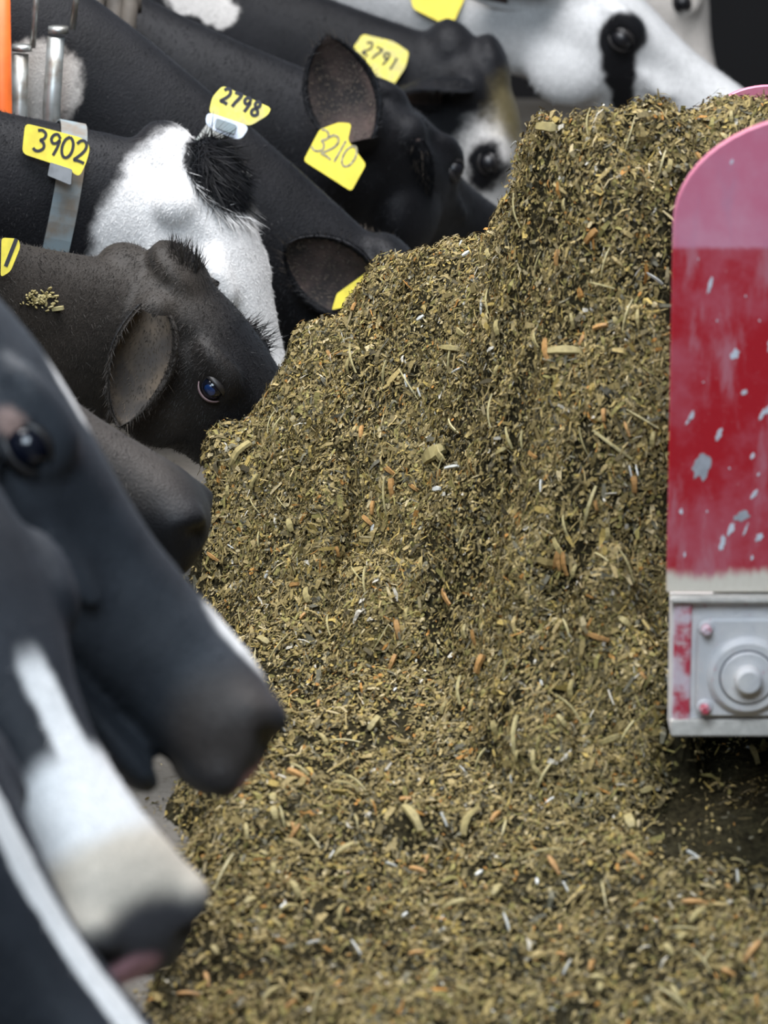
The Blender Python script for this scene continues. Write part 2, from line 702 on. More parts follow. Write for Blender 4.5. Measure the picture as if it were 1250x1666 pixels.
def on_heap(px, py):
    """world point of the heap surface seen at an image position (None where a ray misses)"""
    o = Vector((0, 0, CAM_H))
    d = V(px, py, 1.0) - o
    ys = np.arange(3.9, 6.6, .004)
    xs = d.x * ys
    zs = CAM_H + d.z * ys
    below = np.nonzero(zs <= heap_z(xs, ys))[0]
    if len(below) == 0:
        return None
    i = below[0]
    return Vector((xs[i], ys[i], zs[i]))


def add_piece(kind, p, ang, rg, scale=1.0):
    me = PIECES[kind][rg.randrange(3)]
    e = .012
    x, y = p.x, p.y
    h = heap_z(np.array([x, x + e, x - e, x, x]), np.array([y, y, y, y + e, y - e]))
    n = Vector((-(h[1] - h[2]) / (2 * e), -(h[3] - h[4]) / (2 * e), 1)).normalized()
    n = (n + Vector((rg.gauss(0, .2), rg.gauss(0, .2) - .25, rg.gauss(0, .2)))).normalized()
    t = Vector((math.cos(ang), -.4 * math.sin(ang), -math.sin(ang)))
    t = (t - n * t.dot(n)).normalized()
    w = n.cross(t)
    mt = Matrix((t, w, n)).transposed().to_4x4()
    o = bpy.data.objects.new(kind, me)
    link(o, heap)
    mt.translation = Vector((x, y, float(h[0]))) + n * .012 - Vector(heap.location)
    o.matrix_local = mt @ Matrix.Scale(scale, 4)
    return o


_rg = random.Random(5)
for (kind, px, py, ang, sc) in [('cob_sliver', 970, 398, 2.6, 1.1), ('cob_sliver', 920, 425, 2.1, 1.0), ('husk_flake', 925, 580, .1, 1.2), ('cob_sliver', 900, 575, 1.0, .9),
                                ('husk_flake', 715, 745, 2.9, 1.7), ('husk_flake', 400, 745, 2.7, 1.4), ('cob_sliver', 645, 798, 1.5, 1.0), ('straw_stem', 603, 950, 1.2, .8),
                                ('cob_sliver', 645, 1030, 1.4, .9), ('straw_stem', 760, 1130, 1.0, 1.0), ('cob_sliver', 790, 1090, 2.1, 1.2), ('straw_stem', 850, 1205, 1.3, 1.2),
                                ('cob_sliver', 908, 910, 1.9, .9), ('cob_sliver', 1030, 800, 1.5, 1.0), ('straw_stem', 966, 825, 2.0, 1.2), ('straw_stem', 1000, 730, .6, 1.1),
                                ('cob_sliver', 985, 545, .3, .8), ('husk_flake', 670, 410, 2.3, 1.1), ('husk_flake', 670, 1345, 1.3, 1.2), ('husk_flake', 775, 1350, 1.2, 1.2),
                                ('straw_stem', 575, 1290, 1.4, .9), ('straw_stem', 365, 1430, 1.9, 1.0), ('straw_stem', 985, 1470, 1.4, .8), ('pale_bit', 820, 1510, 1.5, .9),
                                ('cob_sliver', 680, 1430, .8, .8), ('pale_bit', 1125, 1405, 1.0, .9), ('pale_bit', 745, 765, .2, 1.3), ('pale_bit', 722, 798, .1, 1.1),
                                ('pale_bit', 950, 172, 2.8, 1.1), ('pale_bit', 1055, 466, .1, 1.0), ('pale_bit', 795, 505, 1.4, .8), ('pale_bit', 665, 622, 1.4, .9),
                                ('cob_sliver', 480, 1275, .7, 1.1), ('husk_flake', 1030, 1350, 1.2, 1.1), ('husk_flake', 900, 215, .2, 1.2), ('straw_stem', 820, 300, 1.4, .6)]:
    q = on_heap(px, py)
    if q is not None:
        add_piece(kind, q, ang, _rg, sc)
for i in range(250):
    while True:
        q = on_heap(_rg.uniform(300, 1240), _rg.uniform(170, 1650))
        if q is not None:
            break
    kind = _rg.choices(list(PIECES), (.24, .34, .26, .16))[0]
    add_piece(kind, q, _rg.gauss(1.3, .7), _rg, _rg.uniform(.45, .85))


# ------------------------------------------------------------------ cows
# head cross-sections: x along the face, top z, bottom z, half width, how much the underside narrows
HEAD = [(-.050, -.035, -.115, .045, .1), (-.030, -.010, -.150, .075, .15), (.02, .010, -.190, .092, .2), (.07, .018, -.228, .100, .28), (.12, .018, -.252, .104, .35),
        (.17, .012, -.250, .102, .42), (.22, .003, -.228, .091, .46), (.27, -.006, -.200, .073, .42), (.32, -.012, -.176, .061, .32), (.37, -.013, -.157, .057, .20),
        (.42, -.012, -.142, .061, .10), (.46, -.012, -.136, .072, .05), (.49, -.017, -.134, .082, .05), (.515, -.029, -.131, .077, .05), (.535, -.047, -.124, .060, .03), (.546, -.070, -.108, .034, 0)]
JAW = [(.24, -.110, -.222, .052), (.30, -.125, -.198, .050), (.36, -.138, -.186, .046), (.42, -.144, -.180, .045), (.46, -.145, -.180, .048), (.485, -.147, -.177, .042), (.500, -.153, -.168, .022)]


def head_frame(O, pitch, yaw, roll, s):
    p, y = math.radians(pitch), math.radians(yaw)
    a = Vector((math.cos(p) * math.cos(y), math.cos(p) * math.sin(y), -math.sin(p)))
    d = Vector((math.sin(p) * math.cos(y), math.sin(p) * math.sin(y), math.cos(p)))
    q = Quaternion(a, math.radians(roll))
    d = q @ d
    l = d.cross(a)
    m = Matrix((a, l, d)).transposed().to_4x4()
    m = Matrix.Translation(O) @ m @ Matrix.Scale(s, 4)
    return m


def neck_curve(S, E, tan_e):
    p0, p3 = Vector(S), Vector(E)
    L = (p3 - p0).length
    p1 = p0 + Vector((.42 * L, 0, -.10 * L))
    p2 = p3 - tan_e.normalized() * (.36 * L)

    def ev(t):
        return p0 * (1 - t) ** 3 + p1 * (3 * t * (1 - t) ** 2) + p2 * (3 * t * t * (1 - t)) + p3 * t ** 3

    def frame(t):
        e = 1e-3
        tg = (ev(min(1, t + e)) - ev(max(0, t - e))).normalized()
        side = Vector((0, 0, 1)).cross(tg).normalized()
        up = tg.cross(side).normalized()
        return ev(t), tg, side, up
    return frame


def neck_size(t, s, thin):
    hh = np.interp(t, [0, .3, .6, .85, 1.0], [.25, .205, .165, .142, .125]) * s * thin
    hw = np.interp(t, [0, .3, .6, .85, 1.0], [.20, .135, .098, .088, .082]) * s * thin
    return hh, hw


def ear_geo(base, dirv, opening, L=.19, W=.058, curl=1.0, droop=.0):
    """leaf-shaped cupped ear with thickness; returns verts, faces, material index per face (1 = inner skin)"""
    dirv = Vector(dirv).normalized()
    opening = Vector(opening)
    opening = (opening - dirv * opening.dot(dirv)).normalized()
    side = dirv.cross(opening).normalized()
    nu, nv = 13, 12
    T = .006

    def surf(u, v, off):
        w = W * max(0.02, math.sin(PI * (.13 + .865 * u))) ** .72
        th = math.radians((105 - 62 * u) * curl)
        R = w / math.sin(min(th, PI / 2))
        a = th * v
        c = Vector(base) + dirv * (L * u) - opening * (droop * u * u * L) + Vector((0, 0, -1)) * (droop * .6 * u * u * L)
        r = R + off
        return c + side * (r * math.sin(a)) + opening * (R * .55 - r * math.cos(a))
    verts, faces, mi = [], [], []
    for off in (0, -T):
        for i in range(nu):
            for j in range(nv + 1):
                verts.append(surf(i / (nu - 1), j / nv * 2 - 1, off))
    n1 = nu * (nv + 1)
    for i in range(nu - 1):
        for j in range(nv):
            a = i * (nv + 1) + j
            q = (a, a + 1, a + nv + 2, a + nv + 1)
            faces.append(q)
            mi.append(0)
            faces.append(tuple(reversed([k + n1 for k in q])))
            mi.append(1 if 0 < j < nv - 1 else 0)
    for i in range(nu - 1):
        for j in (0, nv):
            a = i * (nv + 1) + j
            faces.append((a, a + nv + 1, a + nv + 1 + n1, a + n1))
            mi.append(0)
    for j in range(nv):
        a = (nu - 1) * (nv + 1) + j
        faces.append((a, a + 1, a + 1 + n1, a + n1))
        mi.append(0)
    return verts, faces, mi


DIGITS = {'0': [[(.5, 1), (.2, .85), (.08, .5), (.2, .15), (.5, 0), (.8, .15), (.92, .5), (.8, .85), (.5, 1)]],
          '1': [[(.5, 1), (.5, 0)]],
          '2': [[(.1, .78), (.3, .97), (.62, 1), (.85, .8), (.75, .52), (.4, .22), (.1, .02), (.5, .06), (.95, 0)]],
          '3': [[(.12, .92), (.45, 1), (.8, .85), (.72, .62), (.4, .52), (.75, .45), (.88, .22), (.6, .03), (.3, 0), (.08, .1)]],
          '7': [[(.08, .95), (.5, .95), (.92, 1), (.7, .6), (.5, .3), (.38, 0)]],
          '8': [[(.55, .52), (.25, .68), (.25, .9), (.5, 1), (.78, .88), (.72, .66), (.4, .48), (.15, .28), (.25, .05), (.55, 0), (.85, .12), (.85, .32), (.55, .52)]],
          '9': [[(.85, .8), (.6, 1), (.28, .9), (.18, .68), (.4, .5), (.7, .58), (.85, .8), (.8, .4), (.62, 0)]]}


def strokes_geo(text, centre, right, up, height, pitch, width, lift, wr=.62):
    right = Vector(right).normalized()
    nrm = right.cross(Vector(up)).normalized()
    up = nrm.cross(right).normalized()
    V_, F_ = [], []
    n = len(text)
    for i, ch in enumerate(text):
        if ch == ' ':
            continue
        ox = (i - (n - 1) / 2) * pitch - height * wr / 2
        for st in DIGITS[ch]:
            pts = [Vector((ox + x * height * wr, (y - .5) * height)) for x, y in st]
            # smooth once (Chaikin)
            if len(pts) > 3:
                for _ in range(2):
                    np_ = [pts[0]]
                    for a, b in zip(pts[:-1], pts[1:]):
                        np_ += [a * .75 + b * .25, a * .25 + b * .75]
                    np_.append(pts[-1])
                    pts = np_
            b0 = len(V_)
            for k, p in enumerate(pts):
                t = (pts[min(k + 1, len(pts) - 1)] - pts[max(k - 1, 0)])
                t = t.normalized() if t.length > 1e-9 else Vector((1, 0))
                q = Vector((-t.y, t.x)) * width / 2
                for sgn in (-1, 1):
                    c = p + q * sgn
                    V_.append(Vector(centre) + right * c.x + up * c.y + nrm * lift)
            for k in range(len(pts) - 1):
                F_.append((b0 + 2 * k, b0 + 2 * k + 1, b0 + 2 * k + 3, b0 + 2 * k + 2))
    return V_, F_


def cow_mesh(name, parts, voxel, frame, s, eye_open=True):
    """union of closed shells -> one continuous skin"""
    me = bpy.data.meshes.new(name + '_raw')
    vs, fs = [], []
    for v, f in parts:
        o = len(vs)
        vs += [tuple(p) for p in v]
        fs += [tuple(i + o for i in q) for q in f]
    me.from_pydata(vs, [], fs)
    bm = bmesh.new()
    bm.from_mesh(me)
    bmesh.ops.recalc_face_normals(bm, faces=bm.faces)
    bm.to_mesh(me)
    bm.free()
    ob = bpy.data.objects.new(name + '_raw', me)
    COL.objects.link(ob)
    r = ob.modifiers.new('r', 'REMESH')
    r.mode = 'VOXEL'
    r.voxel_size = voxel
    sm = ob.modifiers.new('s', 'SMOOTH')
    sm.factor = .5
    sm.iterations = 5
    dg = bpy.context.evaluated_depsgraph_get()
    out = bpy.data.meshes.new_from_object(ob.evaluated_get(dg))
    bpy.data.objects.remove(ob, do_unlink=True)
    bpy.data.meshes.remove(me)
    n = len(out.vertices)
    co = np.empty(n * 3, np.float32)
    out.vertices.foreach_get('co', co)
    co = co.reshape(-1, 3)
    inv = np.array(frame.inverted())
    hl = co @ inv[:3, :3].T + inv[:3, 3]
    d = np.zeros_like(hl)
    for sg in (-1, 1):
        # nostril
        c = np.array([.524, sg * .058, -.060])
        r2 = (((hl - c) / np.array([.020, .022, .0135])) ** 2).sum(1)
        d[:, 0] -= .018 * np.exp(-r2)
        d[:, 1] -= sg * .024 * np.exp(-r2)
        # nostril wing
        c = np.array([.494, sg * .078, -.055])
        r2 = (((hl - c) / np.array([.022, .016, .020])) ** 2).sum(1)
        d[:, 1] += sg * .006 * np.exp(-r2)
        # eye socket and brow
        c = np.array([.178, sg * .112, -.062])
        r2 = (((hl - c) / np.array([.024, .03, .019])) ** 2).sum(1)
        d[:, 1] -= sg * .014 * np.exp(-r2)
        # hollow above the cheek, face ridge under the eye
        c = np.array([.30, sg * .08, -.060])
        r2 = (((hl - c) / np.array([.07, .03, .026])) ** 2).sum(1)
        d[:, 1] -= sg * .010 * np.exp(-r2)
        c = np.array([.09, sg * .10, -.045])
        r2 = (((hl - c) / np.array([.03, .03, .022])) ** 2).sum(1)
        d[:, 1] -= sg * .010 * np.exp(-r2)
    # mouth line
    mz = np.interp(hl[:, 0], [.32, .42, .50, .54], [-.152, -.142, -.139, -.136])
    g = np.exp(-((hl[:, 2] - mz) / .0085) ** 2) * np.clip((hl[:, 0] - .31) / .05, 0, 1) * (np.abs(hl[:, 1]) < .11) * (hl[:, 2] < -.05) * (hl[:, 0] < .6)
    d[:, 1] -= np.sign(hl[:, 1]) * .016 * g
    d[:, 0] -= .010 * g * (hl[:, 0] > .48)
    hl2 = hl + d
    fm = np.array(frame)
    co2 = hl2 @ fm[:3, :3].T + fm[:3, 3]
    return out, co2, hl


def hair_geo(co, tri, hl, n, length, width, lay, seed, sel=None, stand=.35):
    """short hairs as thin tapered triangles lying along 'lay' (world vector field) on the skin"""
    rg = np.random.default_rng(seed)
    a, b, c = co[tri[:, 0]], co[tri[:, 1]], co[tri[:, 2]]
    fn = np.cross(b - a, c - a)
    ar = np.linalg.norm(fn, axis=1)
    w = ar.copy()
    if sel is not None:
        w = w * sel
    w = w / w.sum()
    ti = rg.choice(len(tri), n, p=w)
    u = rg.random(n)
    v = rg.random(n)
    sw = u + v > 1
    u[sw] = 1 - u[sw]
    v[sw] = 1 - v[sw]
    T = tri[ti]
    wts = np.stack([1 - u - v, u, v], -1)
    p = (co[T] * wts[:, :, None]).sum(1)
    q = (hl[T] * wts[:, :, None]).sum(1)
    nrm = fn[ti] / (ar[ti][:, None] + 1e-12)
    L = length * rg.uniform(.5, 1.3, n)
    t = lay[None, :] + rg.normal(0, .35, (n, 3))
    t = t - nrm * (t * nrm).sum(1)[:, None]
    t /= np.linalg.norm(t, axis=1)[:, None] + 1e-9
    dirv = t + nrm * (stand * rg.uniform(.4, 1.5, n))[:, None]
    dirv /= np.linalg.norm(dirv, axis=1)[:, None]
    side = np.cross(dirv, nrm)
    side /= np.linalg.norm(side, axis=1)[:, None] + 1e-9
    W = width * rg.uniform(.7, 1.3, n)
    P = np.empty((n, 3, 3), np.float32)
    P[:, 0] = p - side * (W / 2)[:, None] - nrm * .002
    P[:, 1] = p + side * (W / 2)[:, None] - nrm * .002
    P[:, 2] = p + dirv * L[:, None]
    H = np.repeat(q[:, None, :], 3, 1)
    f = np.arange(n * 3).reshape(-1, 3)
    return P.reshape(-1, 3), f, H.reshape(-1, 3)


def set_hl(me, hl):
    at = me.attributes.new('hl', 'FLOAT_VECTOR', 'POINT')
    at.data.foreach_set('vector', np.asarray(hl, np.float32).ravel())


def eye_parts(root, F, s, sg, lid_low, iris=False, bright=True):
    c = F @ Vector((.178, sg * .097, -.062))
    ax = (F.to_3x3() @ Vector((1, 0, 0))).normalized()
    ly = (F.to_3x3() @ Vector((0, sg, 0))).normalized()
    dz = (F.to_3x3() @ Vector((0, 0, 1))).normalized()
    r = .0205 * s
    v, f = ellipsoid(c, ax * r, ly * r, dz * r, 24, 16)
    e = mesh_obj('eye', v, f, M['eye'] if bright else M['eye_dull'], root)
    if iris:
        # pupil disc: a shallow cap standing just off the ball
        rings = []
        n = 20
        for k in range(5):
            t = k / 4 * .48
            rings.append([c + (ly * math.cos(t) + (ax * (1.1 * math.cos(2 * PI * j / n)) + dz * (.85 * math.sin(2 * PI * j / n))) * math.sin(t)) * (r * 1.012)
                          for j in range(n)])
        v, f = rings_mesh(rings, closed=False)
        mesh_obj('pupil', v, f, M['iris'], e)
    # lids: crescents of a slightly larger ball
    for up_, mat in ((1, M['lid_dark']), (-1, lid_low)):
        rings = []
        n = 17
        for k in range(6):
            ring = []
            el0 = math.radians(34 if up_ > 0 else -50)
            el = el0 + up_ * math.radians(48) * k / 5
            for j in range(n):
                az = math.radians(-78 + 156 * j / (n - 1))
                e2 = el * math.cos(az * .92) if k == 0 else el * (1 - .22 * (1 - math.cos(az)))
                rr = r * (1.075 + .10 * math.sin(PI * min(1, k / 5 + .1)))
                ring.append(c + (ly * (math.cos(az) * math.cos(e2)) + ax * (math.sin(az) * math.cos(e2)) * 1.12 + dz * math.sin(e2)) * rr)
            rings.append(ring)
        V_ = [p for ring in rings for p in ring]
        F_ = [(i * n + j, i * n + j + 1, (i + 1) * n + j + 1, (i + 1) * n + j) for i in range(5) for j in range(n - 1)]
        o = mesh_obj('eyelid', V_, F_, mat, root)
        so = o.modifiers.new('thick', 'SOLIDIFY')
        so.thickness = .002 * s
    # lashes
    return c


def make_cow(label, poll, pitch, yaw, roll, s, bodyY, coat, voxel=.011, ears=None, shoulder=(-1.12, .92), ear_in='ear_in', thin=1.0,
             tan=None, neck_z=None, hair=14000, hair_len=.012, collar=None, tufts=None, eyes=True, lid='lid_dark', bodyscale=1.0, hair_w=.0016, pupil=False):
    root = empty('dairy_cow', (shoulder[0] - .1, bodyY, 0))
    tag(root, label, 'cow', 'dairy cows feeding in a row')
    F = head_frame(Vector(poll), pitch, yaw, roll, s)
    R3 = F.to_3x3()
    parts = []
    # head
    n = 26
    rings = []
    for (x, zt, zb, hw, k) in HEAD:
        zc = (zt + zb) / 2 + (zt - zb) * .08
        ring = []
        for j in range(n):
            a = 2 * PI * j / n
            ca, sa = math.cos(a), math.sin(a)
            yy = math.copysign(abs(ca) ** .82, ca) * hw
            if sa < 0:
                yy *= 1 - k * sa * sa
                zz = zc + (zc - zb) * math.copysign(abs(sa) ** .9, sa)
            else:
                yy *= 1 - .10 * sa * sa
                zz = zc + (zt - zc) * abs(sa) ** .72
            ring.append(F @ Vector((x, yy, zz)))
        rings.append(ring)
    parts.append(rings_mesh(rings))

    def ell(c, r, rot=(0, 0, 0)):
        m = R3 @ Euler([math.radians(q) for q in rot]).to_matrix()
        parts.append(ellipsoid(F @ Vector(c), m @ Vector((r[0], 0, 0)), m @ Vector((0, r[1], 0)), m @ Vector((0, 0, r[2]))))
    ell((-.002, 0, .000), (.070, .066, .030))                    # poll
    for sg in (-1, 1):
        ell((.172, sg * .084, -.050), (.048, .032, .042))         # orbit
        ell((.150, sg * .088, -.030), (.050, .026, .022))         # brow
        ell((.130, sg * .062, -.170), (.085, .045, .080))         # cheek
        ell((.506, sg * .052, -.064), (.034, .032, .040))         # nostril wing
        ell((.518, sg * .034, -.108), (.030, .040, .026))         # upper lip
        ell((.25, sg * .070, -.095), (.085, .014, .016), (0, 6, 0))   # facial crest
        ell((.02, sg * .078, -.060), (.040, .034, .040))          # ear root
    rings = []
    for (x, zt, zb, hw) in JAW:
        zc = (zt + zb) / 2
        rings.append([F @ Vector((x, hw * math.cos(2 * PI * j / n), zc + (zt - zb) / 2 * math.sin(2 * PI * j / n))) for j in range(n)])
    parts.append(rings_mesh(rings))
    ell((-.050, 0, -.078), (.075, .066, .056))                    # nape
    # neck
    S = Vector((shoulder[0], bodyY, shoulder[1]))
    E = F @ Vector((.045, 0, -.115))
    tn = Vector(tan) if tan else Vector((1, .0, -.25))
    fr = neck_curve(Vector((S.x, S.y, neck_z if neck_z else S.z)), E, tn)
    rings = []
    for i in range(15):
        t = i / 14
        c, tg, side, up = fr(t)
        hh, hw = neck_size(t, s, thin)
        rings.append([c + side * (hw * math.cos(2 * PI * j / n)) + up * (hh * math.sin(2 * PI * j / n) * (1 if math.sin(2 * PI * j / n) > 0 else 1.12)) for j in range(n)])
    parts.append(rings_mesh(rings))
    # trunk
    bs = bodyscale
    rings = []
    for (dx, cz, hh, hw) in [(.20, -.10, .10, .08), (.13, -.08, .24, .16), (.0, -.04, .33, .22), (-.25, -.01, .36, .25), (-.6, -.02, .38, .275), (-1.0, -.01, .39, .285), (-1.3, .02, .36, .27), (-1.5, .06, .28, .22), (-1.58, .08, .14, .12)]:
        c = S + Vector((dx, 0, cz))
        rings.append([c + Vector((0, hw * bs * math.cos(2 * PI * j / n), hh * bs * math.sin(2 * PI * j / n))) for j in range(n)])
    parts.append(rings_mesh(rings))
    # legs down to the floor
    for (dx, dy, r0) in ((.02, -.14, .085), (.02, .14, .085), (-1.36, -.15, .10), (-1.36, .15, .10)):
        x0, y0 = S.x + dx, bodyY + dy
        hind = dx < -1
        k = -.08 if hind else .0
        pts = [(x0, y0, S.z - .05), (x0 + .02, y0, .62), (x0 + k, y0, .42), (x0 + k * .4, y0, .22), (x0 + .01, y0, .09), (x0 + .03, y0, .05), (x0 + .04, y0, .0)]
        parts.append(rings_mesh(tube_rings(pts, [r0 * 1.5, r0, r0 * .62, r0 * .42, r0 * .48, r0 * .62, r0 * .66], 14)))
    me, co, hl = cow_mesh('cow', parts, voxel, F, s)
    # skin triangles for hair, before ears are added
    me.calc_loop_triangles()
    tri = np.empty(len(me.loop_triangles) * 3, np.int32)
    me.loop_triangles.foreach_get('vertices', tri)
    tri = tri.reshape(-1, 3)
    nf = len(me.polygons)
    ls = np.empty(nf, np.int32)
    me.polygons.foreach_get('loop_start', ls)
    lt = np.empty(nf, np.int32)
    me.polygons.foreach_get('loop_total', lt)
    vi = np.empty(len(me.loops), np.int32)
    me.loops.foreach_get('vertex_index', vi)
    quads = vi[ls[:, None] + np.arange(4)[None, :]] if (lt == 4).all() else None
    faces = quads.tolist() if quads is not None else [vi[a:a + b].tolist() for a, b in zip(ls, lt)]
    mi = [0] * len(faces)
    verts = co.tolist()
    inv = F.inverted()
    ears_geo = []
    for e in (ears or []):
        base = V(*e['at']) if 'at' in e else F @ Vector(e['base'])
        ev, ef, em = ear_geo(base, e['dir'], e['open'], e.get('L', .19) * s, e.get('W', .058) * s, e.get('curl', 1.0), e.get('droop', 0.0))
        o = len(verts)
        verts += [tuple(p) for p in ev]
        faces += [tuple(i + o for i in q) for q in ef]
        mi += em
        hl = np.concatenate([hl, np.array([tuple(inv @ p) for p in ev], np.float32)])
        eco = np.array([tuple(p) for p in ev], np.float32)
        etri = np.array([t for q, m_ in zip(ef, em) if m_ == 0 for t in ((q[0], q[1], q[2]), (q[0], q[2], q[3]))], np.int32)
        itri = np.array([t for q, m_ in zip(ef, em) if m_ == 1 for t in ((q[0], q[1], q[2]), (q[0], q[2], q[3]))], np.int32)
        ehl = hl[-len(ev):]
        ears_geo.append((eco, etri, itri, ehl, np.array(Vector(e['dir']).normalized(), np.float32)))
    bpy.data.meshes.remove(me)
    body = mesh_obj('body', verts, faces, coat, root)
    body.data.materials.append(M[ear_in])
    body.data.polygons.foreach_set('material_index', np.array(mi, np.int32))
    set_hl(body.data, hl)
    if hair:
        cc = co[tri].mean(1)
        near = np.exp(-np.maximum(0, np.linalg.norm(cc - np.array(F @ Vector((.2, 0, -.1))), axis=1) - .45) * 3)
        # finer hair on the muzzle is left bare
        hc = hl[:len(co)][tri].mean(1)
        near = near * np.where(hc[:, 0] > .46, .02, 1.0)
        for sg in (-1, 1):
            near = near * (1 - np.exp(-(((hc - np.array([.178, sg * .10, -.062])) / .034) ** 2).sum(1)) * 1.0)
        lay = np.array((R3 @ Vector((.3, 0, -.35))) + Vector((-.6, 0, -.5)), np.float32)
        hp, hf, hh_ = hair_geo(co.astype(np.float32), tri, hl[:len(co)], hair, hair_len, hair_w, lay, int(abs(poll[0]) * 1000) + 3, near)
        h = big_mesh('coat_hair', hp, hf, coat, root)
        set_hl(h.data, hh_)
        tag(h, kind='stuff')
    for k, (eco, etri, itri, ehl, ed) in enumerate(ears_geo if hair else []):
        hp, hf, hh_ = hair_geo(eco, etri, ehl, 2600 if hair > 12000 else 900, .016, .0013, ed, 77 + k, None, .45)
        h = big_mesh('ear_hair', hp, hf, coat, root)
        set_hl(h.data, hh_)
        tag(h, kind='stuff')
        hp, hf, hh_ = hair_geo(eco, itri, ehl, 420 if hair > 12000 else 150, .034, .0011, ed, 177 + k, None, .5)
        h = big_mesh('inner_ear_hair', hp, hf, M['ear_fuzz'], root)
        tag(h, kind='stuff')
    for tf in (tufts or []):
        # (centre in head frame, radius, count, length, lay world vector, stand)
        ctr, rad, cnt, ln, lay, st = tf
        hc = hl[:len(co)][tri].mean(1)
        sel = (np.linalg.norm((hc - np.array(ctr)) / np.array(rad), axis=1) < 1).astype(float)
        if sel.sum() == 0:
            continue
        hp, hf, hh_ = hair_geo(co.astype(np.float32), tri, hl[:len(co)], cnt, ln, .0022, np.array(lay, np.float32), cnt, sel, st)
        h = big_mesh('hair_tuft', hp, hf, coat, root)
        set_hl(h.data, hh_)
        tag(h, kind='stuff')
    if eyes:
        for sg in (-1, 1):
            eye_parts(root, F, s, sg, M[lid], pupil, poll[1] < 6.3)
    if collar:
        t0, mat, wd, tilt = collar
        if t0 < 0:
            t0 = min((k / 200 for k in range(200)), key=lambda k: abs(fr(k)[0].x - collar[0]))
        c, tg, side, up = fr(t0)
        up2 = (up + tg * tilt).normalized()
        tg2 = side.cross(up2).normalized()
        hh, hw = neck_size(t0, s, thin)
        rings = []
        nn = 40
        prof = [(-wd / 2, 1.0), (-wd / 2, 1.0 + .022), (wd / 2, 1.0 + .022), (wd / 2, 1.0)]
        for j in range(nn + 1):
            a = 2 * PI * j / nn
            sa = math.sin(a)
            ring = []
            for (x, k) in prof:
                k2 = k * 1.015
                ring.append(c + tg2 * x + side * (hw * k2 * math.cos(a)) + up2 * (hh * k2 * sa * (1 if sa > 0 else 1.12)))
            rings.append(ring)
        v, f = rings_mesh(rings, closed=False)
        mesh_obj('collar', v, f, mat, root, smooth=False)
    root['_F'] = 0
    del root['_F']
    return root, F, fr


def number_tag(root, outline, centre, right, up, text, mat, ink, h, pitch, wd, name='ear_tag', off=(0, 0), label=None, thick=.003):
    v, f = plate(outline, centre, right, up, thick)
    t = mesh_obj(name, v, f, mat, root, smooth=False)
    if label:
        t['label'] = label
    if text:
        r = Vector(right).normalized()
        nrm = r.cross(Vector(up)).normalized()
        u = nrm.cross(r).normalized()
        c = Vector(centre) + r * off[0] + u * off[1]
        v, f = strokes_geo(text, c, right, up, h, pitch, wd, thick / 2 + .0008)
        mesh_obj('number', v, f, ink, t, smooth=False)
    return t


def Wv(F, v):
    """head-frame direction -> world"""
    return (F.to_3x3() @ Vector(v)).normalized()


def patch_at(pose, px, py, Y):
    return tuple(head_frame(V(*pose[0]), *pose[1:]).inverted() @ V(px, py, Y))


# --- nearest cow, white stripe at the picture's lower left
EARS2 = [dict(base=(.0, -.10, -.055), dir=(-.6, -.6, .1), open=(.2, -.6, -.6)), dict(base=(.0, .10, -.055), dir=(-.4, .8, .1), open=(.2, -.3, -.6))]
HAZE_BLACK = (.012, .014, .018)  # black coat lifted bluish; haze and sky sheen put into the colour
cD = coat_mat('coat_near_stripe', HAZE_BLACK, [((.30, 0, .0), (.35, .017, .075), WHITE, None, True, .12), ((.56, 0, -.09), (.10, .10, .10), NOSE)], fuzz=.006)
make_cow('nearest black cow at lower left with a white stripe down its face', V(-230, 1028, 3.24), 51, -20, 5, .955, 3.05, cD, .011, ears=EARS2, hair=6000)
# --- second cow, white muzzle with pink nose
cC = coat_mat('coat_white_muzzle', HAZE_BLACK, [((.33, .004, .0), (.085, .018, .06), WHITE, None, True, .25), ((.415, 0, -.02), (.075, .085, .070), WHITE, None, False, .2),
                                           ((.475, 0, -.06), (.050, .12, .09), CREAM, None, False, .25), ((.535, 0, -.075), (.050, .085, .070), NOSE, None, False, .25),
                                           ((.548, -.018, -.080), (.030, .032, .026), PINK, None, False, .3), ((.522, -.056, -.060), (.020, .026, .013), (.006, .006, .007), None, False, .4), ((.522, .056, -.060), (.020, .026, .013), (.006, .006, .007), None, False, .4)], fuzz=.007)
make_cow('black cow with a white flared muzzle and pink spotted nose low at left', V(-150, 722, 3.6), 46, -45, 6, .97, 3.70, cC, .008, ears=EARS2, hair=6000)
# --- third cow, black profile; bluish lift in its coat stands in for haze
cB = coat_mat('coat_hazed_profile', (.019, .022, .027), [((.450, -.030, -.004), (.058, .030, .032), WHITE, None, False, .2), ((.17, -.036, .012), (.036, .014, .03), WHITE, None, False, .3),
                                                      ((.49, -.06, -.08), (.05, .05, .055), (.048, .040, .036), None, False, .4), ((.522, -.056, -.060), (.018, .028, .012), (.005, .005, .006), None, False, .4),
                                                      ((.542, -.028, -.095), (.020, .030, .024), PINK, None, False, .35),
                                                      ((.155, -.105, -.062), (.018, .04, .012), (.30, .20, .17), None, False, .5)], fuzz=.007)
make_cow('black cow in profile with a white nose bridge, eye at the left edge', V(-98, 420, 3.88), 51, -6, -25, 1.08, 4.40, cB, .008,
         ears=EARS2, hair=9000, hair_len=.009)
# --- black cow whose muzzle shows low between the profile cow and the heap
cL = coat_mat('coat_dark_low_muzzle', (.006, .006, .007), [((.36, -.03, -.03), (.12, .08, .055), (.040, .034, .030), None, False, .35)], fuzz=.01)
make_cow('black cow with a brownish nose, mostly hidden behind the black cow in profile', V(-185, 450, 5.2), 32, -4, 0, 1.0, 5.12, cL, .011, ears=EARS2, hair=9000, neck_z=.6)
